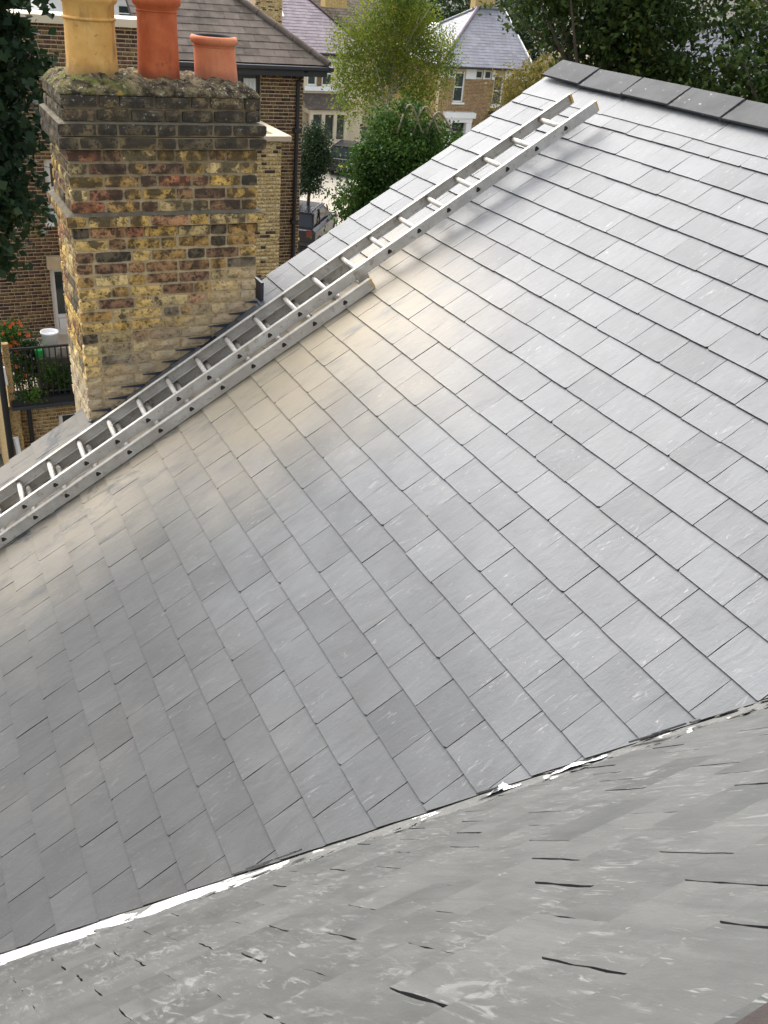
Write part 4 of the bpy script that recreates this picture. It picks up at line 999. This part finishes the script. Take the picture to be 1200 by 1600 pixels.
# bare vines arching over the bush
vm = MB()
for (xs, hgt, x1) in ((13.55, 6.95, 14.3), (14.05, 6.9, 14.9), (14.5, 6.75, 15.4)):
    pts = []
    for i in range(13):
        f = i/12; pts.append((xs+(x1-xs)*f, 26.2-0.2*f, 6.15+(hgt-6.15)*math.sin(math.pi*min(1, f*1.05)) + (0.12*math.sin(7*f))))
    vm.tube(pts, [0.028]*13, 6)
tag(vm.build('bare_vine', 'vine', smooth=True), 'bare arching vine stems over the dark green tree top', 'vine')
# terrace plants
def plant(name, label, base, blobs, n, leaf, mat, seed, cat='plant', flowers=0):
    t = tree(name, label, base, blobs, n, leaf, mat, seed, trunk=0.02, clump=0.09, per=30, limbs=5, cat=cat)
    if flowers:
        r = random.Random(seed); b = MB()
        for i in range(flowers):
            q = blobs[r.randrange(len(blobs))]; d = Vector((r.gauss(0, 1), r.gauss(-.6, 1), r.gauss(.5, 1))).normalized()
            c_ = Vector(q[:3]) + Vector((d.x*q[3], d.y*q[4], d.z*q[5]))*1.05; s_ = r.uniform(0.022, 0.04)
            for k in range(5):
                an = 2*math.pi*k/5; ea, eb = Vector((math.cos(an), -0.3, math.sin(an))), Vector((math.cos(an+.9), -0.1, math.sin(an+.9)))
                b.add([c_, c_+ea*s_, c_+(ea+eb)*s_*0.75, c_+eb*s_], [(0, 1, 2, 3)])
        tag(b.build('flowers', 'flower', t), kind='stuff')
    return t
plant('flowering_plant', 'orange flowered plant on the roof terrace by the left edge', (1.62, 18.05, 2.74), [(1.62, 18.0, 3.95, 0.28, 0.2, 0.24), (1.45, 18.0, 3.75, 0.2, 0.2, 0.3), (1.55, 18, 3.3, 0.2, 0.2, 0.5)], 2600, 0.06, 'leaf_bush', 71, flowers=46)
plant('terrace_shrub', 'dense green shrub behind the terrace railing left side', (1.85, 18.2, 2.74), [(1.85, 18.2, 3.3, 0.35, 0.25, 0.4)], 2600, 0.06, 'leaf_hedge', 72)
plant('terrace_shrub', 'green foliage behind the terrace railing below the white bucket', (2.45, 17.75, 2.74), [(2.4, 17.72, 3.1, 0.34, 0.1, 0.3), (2.1, 17.72, 3.2, 0.25, 0.1, 0.3)], 1900, 0.05, 'leaf_bush', 73)
plant('trailing_plant', 'small bright green plant on the terrace edge below the railing', (1.72, 17.44, 2.84), [(1.72, 17.42, 2.95, 0.13, 0.06, 0.10)], 420, 0.06, 'leaf_bush', 74)

# ------------------------------------------------------------------ houses across the street
h2 = thing('terraced_house', 'cream fronted house with purple slate roof behind the brown house', 'house', (20.5, 58, 0))
yf = 55.0
holes = [(22.35, 22.95, 3.95, 5.25), (23.25, 23.95, 3.95, 5.25)]
wall_holes(h2, 15.0, 26.0, 0, 5.75, yf, 0.3, holes, 'cream')
b = MB(); b.box(25.7, 25.997, yf+0.302, 62, 0, 5.75); b.box(15, 25.7, 61.7, 62, 0, 5.75); b.build('side_wall', 'cream', h2)
for h in holes: window(h2, *h, yf, 0.09, 'white', (0.5,), (), False)
b = MB(); b.box(22.15, 24.15, yf-0.16, yf-0.003, 3.70, 3.94); b.build('window_ledge', 'white', h2); b = MB(); b.box(22.2, 24.1, yf-0.1, yf-0.003, 5.28, 5.42); b.build('window_head', 'white', h2)
b = MB(); b.box(22.97, 23.23, yf-0.06, yf-0.003, 3.96, 5.0); b.build('panel', 'brick_ochre', h2)
ry, rz = 58.6, 8.35
roof_rows(h2, (14.8, yf-0.4, 5.7), (26.3, yf-0.4, 5.7), (23.4, ry, rz), (14.8, ry, rz), 0.26, 0.36, 'purple_slate', False, 'roof_slate', 0.014, 6)
b = MB(); b.prism([(14.8, yf-0.38, 5.66), (26.28, yf-0.38, 5.66), (23.4, ry, rz-0.04), (14.8, ry, rz-0.04)], (0, 0.02, -0.08)); b.prism([(26.29, yf-0.38, 5.68), (26.29, 62.2, 5.68), (23.42, ry, rz-0.02)], (-0.02, 0, -0.06)); b.build('roof_deck', 'purple_slate', h2)
b = MB(); b.tube([(26.3, yf-0.4, 5.73), (23.4, ry, rz+0.03)], 0.07, 8); b.tube([(23.4, ry, rz+0.03), (14.8, ry, rz+0.03)], 0.07, 8); b.build('ridge_tiles', 'terracotta', h2)
b = MB(); b.box(14.8, 26.3, yf-0.52, yf-0.4, 5.58, 5.68); b.build('gutter', 'black', h2)
b = MB(); b.prism([(20.55, 57.0, 7.22), (21.6, 57.0, 7.22), (21.6, 57.95, 7.95), (20.55, 57.95, 7.95)], (0, -0.06, 0.09)); b.build('rooflight', 'white', h2)
# ground floor bay
b = MB(); b.box(22.2, 24.6, yf-1.0, yf-0.003, 0, 1.2); b.box(22.2, 24.6, yf-1.0, yf-0.003, 2.55, 2.8)
for x in (22.2, 22.95, 23.7, 24.4): b.box(x, x+0.2, yf-1.0, yf-0.8, 1.2, 2.55)
bay = b.build('bay_wall', 'cream', h2)
for x in (22.4, 23.15, 23.9):
    m = MB(); m.box(x+0.001, x+0.549 if x < 23.8 else x+0.499, yf-0.85, yf-0.84, 1.2, 2.55); m.build('pane', 'glass', bay)
b = MB(); b.prism([(22.0, yf-1.15, 2.82), (24.8, yf-1.15, 2.82), (24.5, yf-0.003, 3.5), (22.0, yf-0.003, 3.5)], (0, 0, 0.06)); b.build('bay_roof', 'tile', h2)
for nm, x0, x1, z0 in (('left', 16.6, 17.9, 6.3), ('right', 18.7, 20.2, 5.9)):
    c2 = thing('brick_chimney', 'pale yellow brick chimney rising behind the brown hip roof, %s of two' % nm, 'chimney', ((x0+x1)/2, 54.0, z0), 'far yellow chimneys')
    b = MB(); b.box(x0, x1, 53.6, 54.5, 5.75, 10.4); b.build('shaft', 'mortar_house', c2)
    brickwork(c2, x0, x1, 6.0, 10.4, 53.6, [], 'brick_yellow', 41, 'bricks', 0.015)
    b = MB(); b.box(x0-0.1, x1+0.1, 53.48, 54.6, 6.55, 6.72); b.box(x0-0.12, x1+0.12, 53.46, 54.62, 10.3, 10.6); b.build('band', 'stone', c2)

h3 = thing('terraced_house', 'brick house with pale grey hip roof and white trim, right of the birch', 'house', (32.3, 55.5, 0))
yf = 52.0
W3 = [(30.35, 31.05, 3.65, 5.28), (33.05, 33.75, 3.5, 5.15)]
SM = [(29.6, 29.9, 5.0, 5.45), (29.98, 30.28, 5.0, 5.45), (31.75, 32.25, 4.95, 5.4), (32.35, 32.85, 4.95, 5.4), (34.2, 34.7, 4.85, 5.35)]
wall_holes(h3, 29.4, 35.3, 0, 5.6, yf, 0.3, W3+SM, 'mortar_house')
brickwork(h3, 29.4, 35.3, 0, 4.92, yf, W3+[(29.9, 31.7, 0, 3.0), (32.9, 35.3, 0, 2.75)], 'brick_far', 51)
b = MB()
for p, q in rng(29.38, 35.32, [(h[0], h[1]) for h in W3+SM]): b.box(p, q, yf-0.05, yf-0.003, 4.93, 5.5)
b.box(29.3, 35.4, yf-0.12, yf-0.052, 5.48, 5.6); b.build('frieze', 'white', h3)
b = MB(); b.box(29.4, 29.7, yf+0.302, 59, 0, 5.6); b.box(35.0, 35.297, yf+0.302, 59, 0, 5.6); b.box(29.7, 35.0, 58.7, 59, 0, 5.6); b.prism([(35.0, yf+0.2, 5.6), (35.0, 59.2, 5.6), (35.0, 55.7, 8.2)], (0.28, 0, 0)); b.build('side_wall', 'brick_far', h3)
for h in W3: window(h3, *h, yf, 0.08, 'white', (0.5,), (), True)
for h in SM: window(h3, *h, yf, 0.06, 'white', (), (), False)
ry, rz = 55.75, 8.45
roof_rows(h3, (29.0, yf-0.4, 5.6), (35.5, yf-0.4, 5.6), (35.5, ry, rz), (33.6, ry, rz), 0.25, 0.3, 'grey_slate', False, 'roof_slate', 0.010, 9)
roof_rows(h3, (29.0, 59.5, 5.6), (29.0, yf-0.4, 5.6), (33.6, ry, rz), (33.58, ry+0.02, rz), 0.25, 0.3, 'grey_slate', False, 'hip_slate', 0.010, 10)
b = MB(); b.prism([(29.02, yf-0.38, 5.57), (35.48, yf-0.38, 5.57), (35.48, ry, rz-0.03), (33.6, ry, rz-0.03)], (0, 0.02, -0.08)); b.prism([(29.03, 59.4, 5.58), (29.03, yf-0.3, 5.58), (33.6, ry, rz-0.03)], (0.02, 0, -0.06)); b.prism([(29.1, 59.45, 5.6), (35.48, 59.45, 5.6), (35.48, ry+.02, rz-.02), (33.6, ry+.02, rz-.02)], (0, 0, -.06)); b.build('roof_deck', 'grey_slate', h3)
b = MB(); b.tube([(29.0, yf-0.4, 5.66), (33.6, ry, rz+0.05)], 0.10, 8); b.build('hip_tiles', 'purple_slate', h3)
b = MB(); b.tube([(33.6, ry, rz+0.05), (35.5, ry, rz+0.05)], 0.09, 8); b.tube([(33.6, ry, rz+0.05), (29.0, 59.5, 5.66)], 0.09, 8); b.build('ridge_tiles', 'grey_slate', h3)
b = MB(); b.prism([(35.5, yf-0.42, 5.52), (35.5, yf-0.42, 5.72), (35.5, ry, rz+0.1), (35.5, ry, rz-0.1)], (0.06, 0, 0)); b.build('barge_board', 'white', h3)
b = MB(); b.box(28.9, 35.5, yf-0.52, yf-0.4, 5.5, 5.6); b.build('gutter', 'black', h3)
b = MB(); b.prism([(30.0, 54.6, 7.02), (30.0, 55.6, 7.02), (30.55, 55.6, 7.38), (30.55, 54.6, 7.38)], (-0.14, -.02, 0.2)); b.build('rooflight', 'white', h3)
# white door case and bay
b = MB(); b.box(29.8, 31.75, yf-0.55, yf-0.003, 2.85, 3.15); b.box(29.95, 31.6, yf-0.45, yf-0.003, 2.6, 2.85); b.box(29.95, 30.25, yf-0.4, yf-0.003, 0, 2.6); b.box(31.25, 31.6, yf-0.4, yf-0.003, 0, 2.6); b.build('door_case', 'white', h3)
b = MB(); b.box(30.26, 31.24, yf-0.08, yf-0.02, 0, 2.58); b.build('door', 'black', h3)
b = MB(); b.prism([(32.6, yf-1.2, 2.55), (35.3, yf-1.2, 2.55), (35.3, yf-0.003, 3.15), (32.9, yf-0.003, 3.15)], (0, 0, 0.07)); b.build('bay_roof', 'slate_edge', h3)
b = MB(); b.box(32.75, 35.2, yf-1.05, yf-0.003, 0, 1.0); b.box(32.75, 35.2, yf-1.05, yf-0.003, 2.2, 2.54)
for x in (32.75, 33.5, 34.25, 34.95): b.box(x, x+0.25, yf-1.05, yf-0.8, 1.0, 2.2)
b.build('bay_wall', 'white', h3)
c3 = thing('brick_chimney', 'far brick chimney with buff pots on the grey hip roof', 'chimney', (34.2, 56.0, 8.2))
b = MB(); b.box(33.5, 34.9, 55.9, 56.5, 7.9, 9.3); b.box(33.4, 35.0, 55.8, 56.6, 9.302, 9.45); b.build('shaft', 'brick_yellow', c3)
for x in (33.8, 34.2, 34.6):
    m = MB(); m.lathe((x, 56.2), [(0.14, 9.45), (0.11, 9.8), (0.14, 9.85), (0.14, 9.95), (0.09, 9.95)], 14); m.build('chimney_pot', 'clay_buff', c3)
# a further house glimpsed through the right hand trees, and a white one between the pots
def simple_house(label, x0, x1, y0, y1, ze_, zr_, wallm, roofm, wins, seed):
    t = thing('terraced_house', label, 'house', ((x0+x1)/2, (y0+y1)/2, 0)); ym = (y0+y1)/2
    wall_holes(t, x0, x1, 0, ze_, y0, 0.3, wins, wallm)
    b = MB(); b.box(x0, x0+0.3, y0+0.302, y1, 0, ze_); b.prism([(x0, y0+.31, ze_-.02), (x0, y1-.1, ze_-.02), (x0, ym, zr_-0.15)], (0.297, 0, 0)); b.build('side_wall', wallm, t); b = MB(); b.box(x1-0.3, x1, y0+0.302, y1, 0, ze_); b.prism([(x1-0.297, y0+.31, ze_-.02), (x1-0.297, y1-.1, ze_-.02), (x1-0.297, ym, zr_-0.15)], (0.294, 0, 0)); b.build('side_wall', wallm, t)
    for h in wins: window(t, *h, y0, 0.08, 'white', (0.5,), (), True)
    roof_rows(t, (x0-.2, y0-.35, ze_), (x1+.2, y0-.35, ze_), (x1+.2, ym, zr_), (x0-.2, ym, zr_), 0.25, 0.3, roofm, False, 'roof_slate', 0.012, seed)
    b = MB(); b.prism([(x0-.2, y0-.33, ze_-.03), (x1+.2, y0-.33, ze_-.03), (x1+.2, ym, zr_-.03), (x0-.2, ym, zr_-.03)], (0, 0.02, -0.08)); b.prism([(x0-.2, y1+.33, ze_), (x1+.2, y1+.33, ze_), (x1+.2, ym+.01, zr_), (x0-.2, ym+.01, zr_)], (0, -.02, -0.08)); b.build('roof_deck', roofm, t)
    b = MB(); b.tube([(x0-.2, ym, zr_+.05), (x1+.2, ym, zr_+.05)], 0.1, 8); b.build('ridge_tiles', 'terracotta', t)
    return t
simple_house('grey roofed house glimpsed through the dark trees behind the ridge', 37.0, 52.0, 46.0, 53.5, 5.6, 8.7, 'cream', 'grey_slate', [(39+2.6*i, 39.9+2.6*i, 3.6, 5.1) for i in range(5)], 61)
simple_house('white house seen between the buff and red chimney pots', 9.5, 16.0, 62.0, 69.0, 7.6, 9.0, 'white', 'grey_slate', [(10.5+1.4*i, 11.3+1.4*i, 6.2, 7.1) for i in range(4)], 62)
simple_house('brown roofed house far behind the birch top', 26.5, 33.0, 66.0, 72.0, 6.0, 8.6, 'cream', 'tile', [(27.5, 28.3, 4.2, 5.6), (29.5, 30.3, 4.2, 5.6)], 63)
c4 = thing('brick_chimney', 'small orange far chimney stack above the purple roof end', 'chimney', (29.0, 66.5, 8.0))
b = MB(); b.box(28.0, 29.6, 66.2, 67.0, 7.5, 9.9); b.build('shaft', 'brick_yellow', c4)
for x in (28.2, 28.6, 29.0, 29.4):
    m = MB(); m.lathe((x, 66.6), [(0.15, 9.9), (0.12, 10.3), (0.15, 10.4), (0.1, 10.4)], 12); m.build('chimney_pot', 'clay_orange', c4)

# ------------------------------------------------------------------ cars
def car(label, loc, ang, paint, roofm):
    t = thing('parked_car', label, 'car', loc, 'cars parked in the street'); ca, sa = math.cos(ang), math.sin(ang)
    ex, ey, ez_ = Vector((ca, sa, 0)), Vector((-sa, ca, 0)), Vector((0, 0, 1)); o = Vector(loc)
    Pt = lambda x, y, z: o + ex*x + ey*y + ez_*z
    def loft(b, secs, mi=0):
        n = len(secs[0]); vs = [Pt(*q) for s_ in secs for q in s_]
        fs = [(i*n+k, i*n+(k+1) % n, (i+1)*n+(k+1) % n, (i+1)*n+k) for i in range(len(secs)-1) for k in range(n)]
        fs += [tuple(range(n))[::-1], tuple(range((len(secs)-1)*n, len(secs)*n))]; b.add(vs, fs, mi)
    def ring(x, hw, z0, z1, r_=0.12): return [(x, -hw+r_*.4, z0), (x, -hw, z0+r_), (x, -hw, z1-r_), (x, -hw+r_, z1), (x, hw-r_, z1), (x, hw, z1-r_), (x, hw, z0+r_), (x, hw-r_*.4, z0)]
    b = MB(); loft(b, [ring(0, .78, .35, .95), ring(.12, .88, .28, 1.02), ring(1.0, .90, .25, 1.02), ring(3.0, .90, .25, 1.0), ring(4.1, .86, .27, .88), ring(4.4, .74, .34, .72)])
    bo = b.build('body', paint, t, smooth=False, bevel=0.02)
    b = MB(); loft(b, [ring(.10, .76, 1.0, 1.10, .04), ring(.40, .70, 1.0, 1.56, .08), ring(1.2, .70, 1.0, 1.60, .08), ring(2.3, .70, 1.0, 1.57, .08), ring(3.05, .78, 1.0, 1.06, .03)]); b.build('cabin', 'car_paint', t)
    b = MB(); loft(b, [ring(.36, .68, 1.54, 1.60, .02), ring(1.2, .69, 1.585, 1.64, .02), ring(2.3, .67, 1.555, 1.61, .02), ring(2.45, .64, 1.50, 1.57, .02)]); b.build('roof', roofm, t, bevel=0.01)
    b = MB()
    for s_ in (-1, 1):
        for (xa, za, xb, zb_) in ((.12, 1.05, .40, 1.56), (1.25, 1.0, 1.25, 1.58), (2.3, 1.56, 3.05, 1.03)): b.tube([Pt(xa, s_*.765, za), Pt(xb, s_*.705, zb_)], 0.035, 6)
    b.build('pillars', paint, t)
    for x in (.8, 3.5):
        for s_ in (-1, 1):
            m = MB(); m.tube([Pt(x, s_*.70, .32), Pt(x, s_*.915, .32)], 0.32, 20); wh = m.build('wheel', 'tyre', t)
            m = MB(); m.tube([Pt(x, s_*.80, .32), Pt(x, s_*.925, .32)], 0.21, 16); m.build('rim', 'rim', wh)
    for s_ in (-1, 1):
        m = MB(); m.obox(o, ex, ey, ez_, (-.03, s_*.66-.12, .72), (.10, s_*.66+.12, .98)); m.build('tail_light', 'red_lamp', t)
        m = MB(); m.tube([Pt(2.75, s_*.93, 1.05), Pt(2.72, s_*1.06, 1.08)], 0.07, 8); m.build('mirror', paint, t)
        m = MB(); m.tube([Pt(.5, s_*.60, 1.66), Pt(2.2, s_*.60, 1.66)], 0.02, 6); m.build('roof_rail', 'steel', t)
    m = MB(); m.obox(o, ex, ey, ez_, (-.02, -.26, .56), (.005, .26, .67)); m.build('number_plate', 'plate', t)
    m = MB(); m.obox(o, ex, ey, ez_, (-.05, -.80, .36), (.06, .80, .50)); m.build('bumper', 'black', t, bevel=0.02)
    return t
car('dark car with silver roof parked behind the roof edge by the drainpipe', (14.1, 35.6, 0.012), math.atan2(.8, .6), 'car_paint', 'car_paint')
car('dark car with red tail light half hidden by the dark green tree', (22.3, 49.3, 0.012), math.atan2(.8, .6), 'car_paint', 'car_paint')

ae = thing('tv_aerial', 'thin television aerial on a pole above the far grey hip roof', 'aerial', (31.0, 62.0, 6.0))
b = MB(); b.tube([(31.0, 62.0, 6.0), (31.0, 62.0, 9.6)], 0.03, 6); b.build('pole', 'steel', ae)
b = MB(); b.tube([(30.2, 62.0, 9.5), (32.2, 61.7, 9.55)], 0.025, 6); b.build('boom', 'steel', ae)
for i in range(7):
    b = MB(); x = 30.4+0.27*i; b.tube([(x, 61.6, 9.52), (x+0.05, 62.3, 9.52)], 0.015, 5); b.build('element', 'steel', ae)
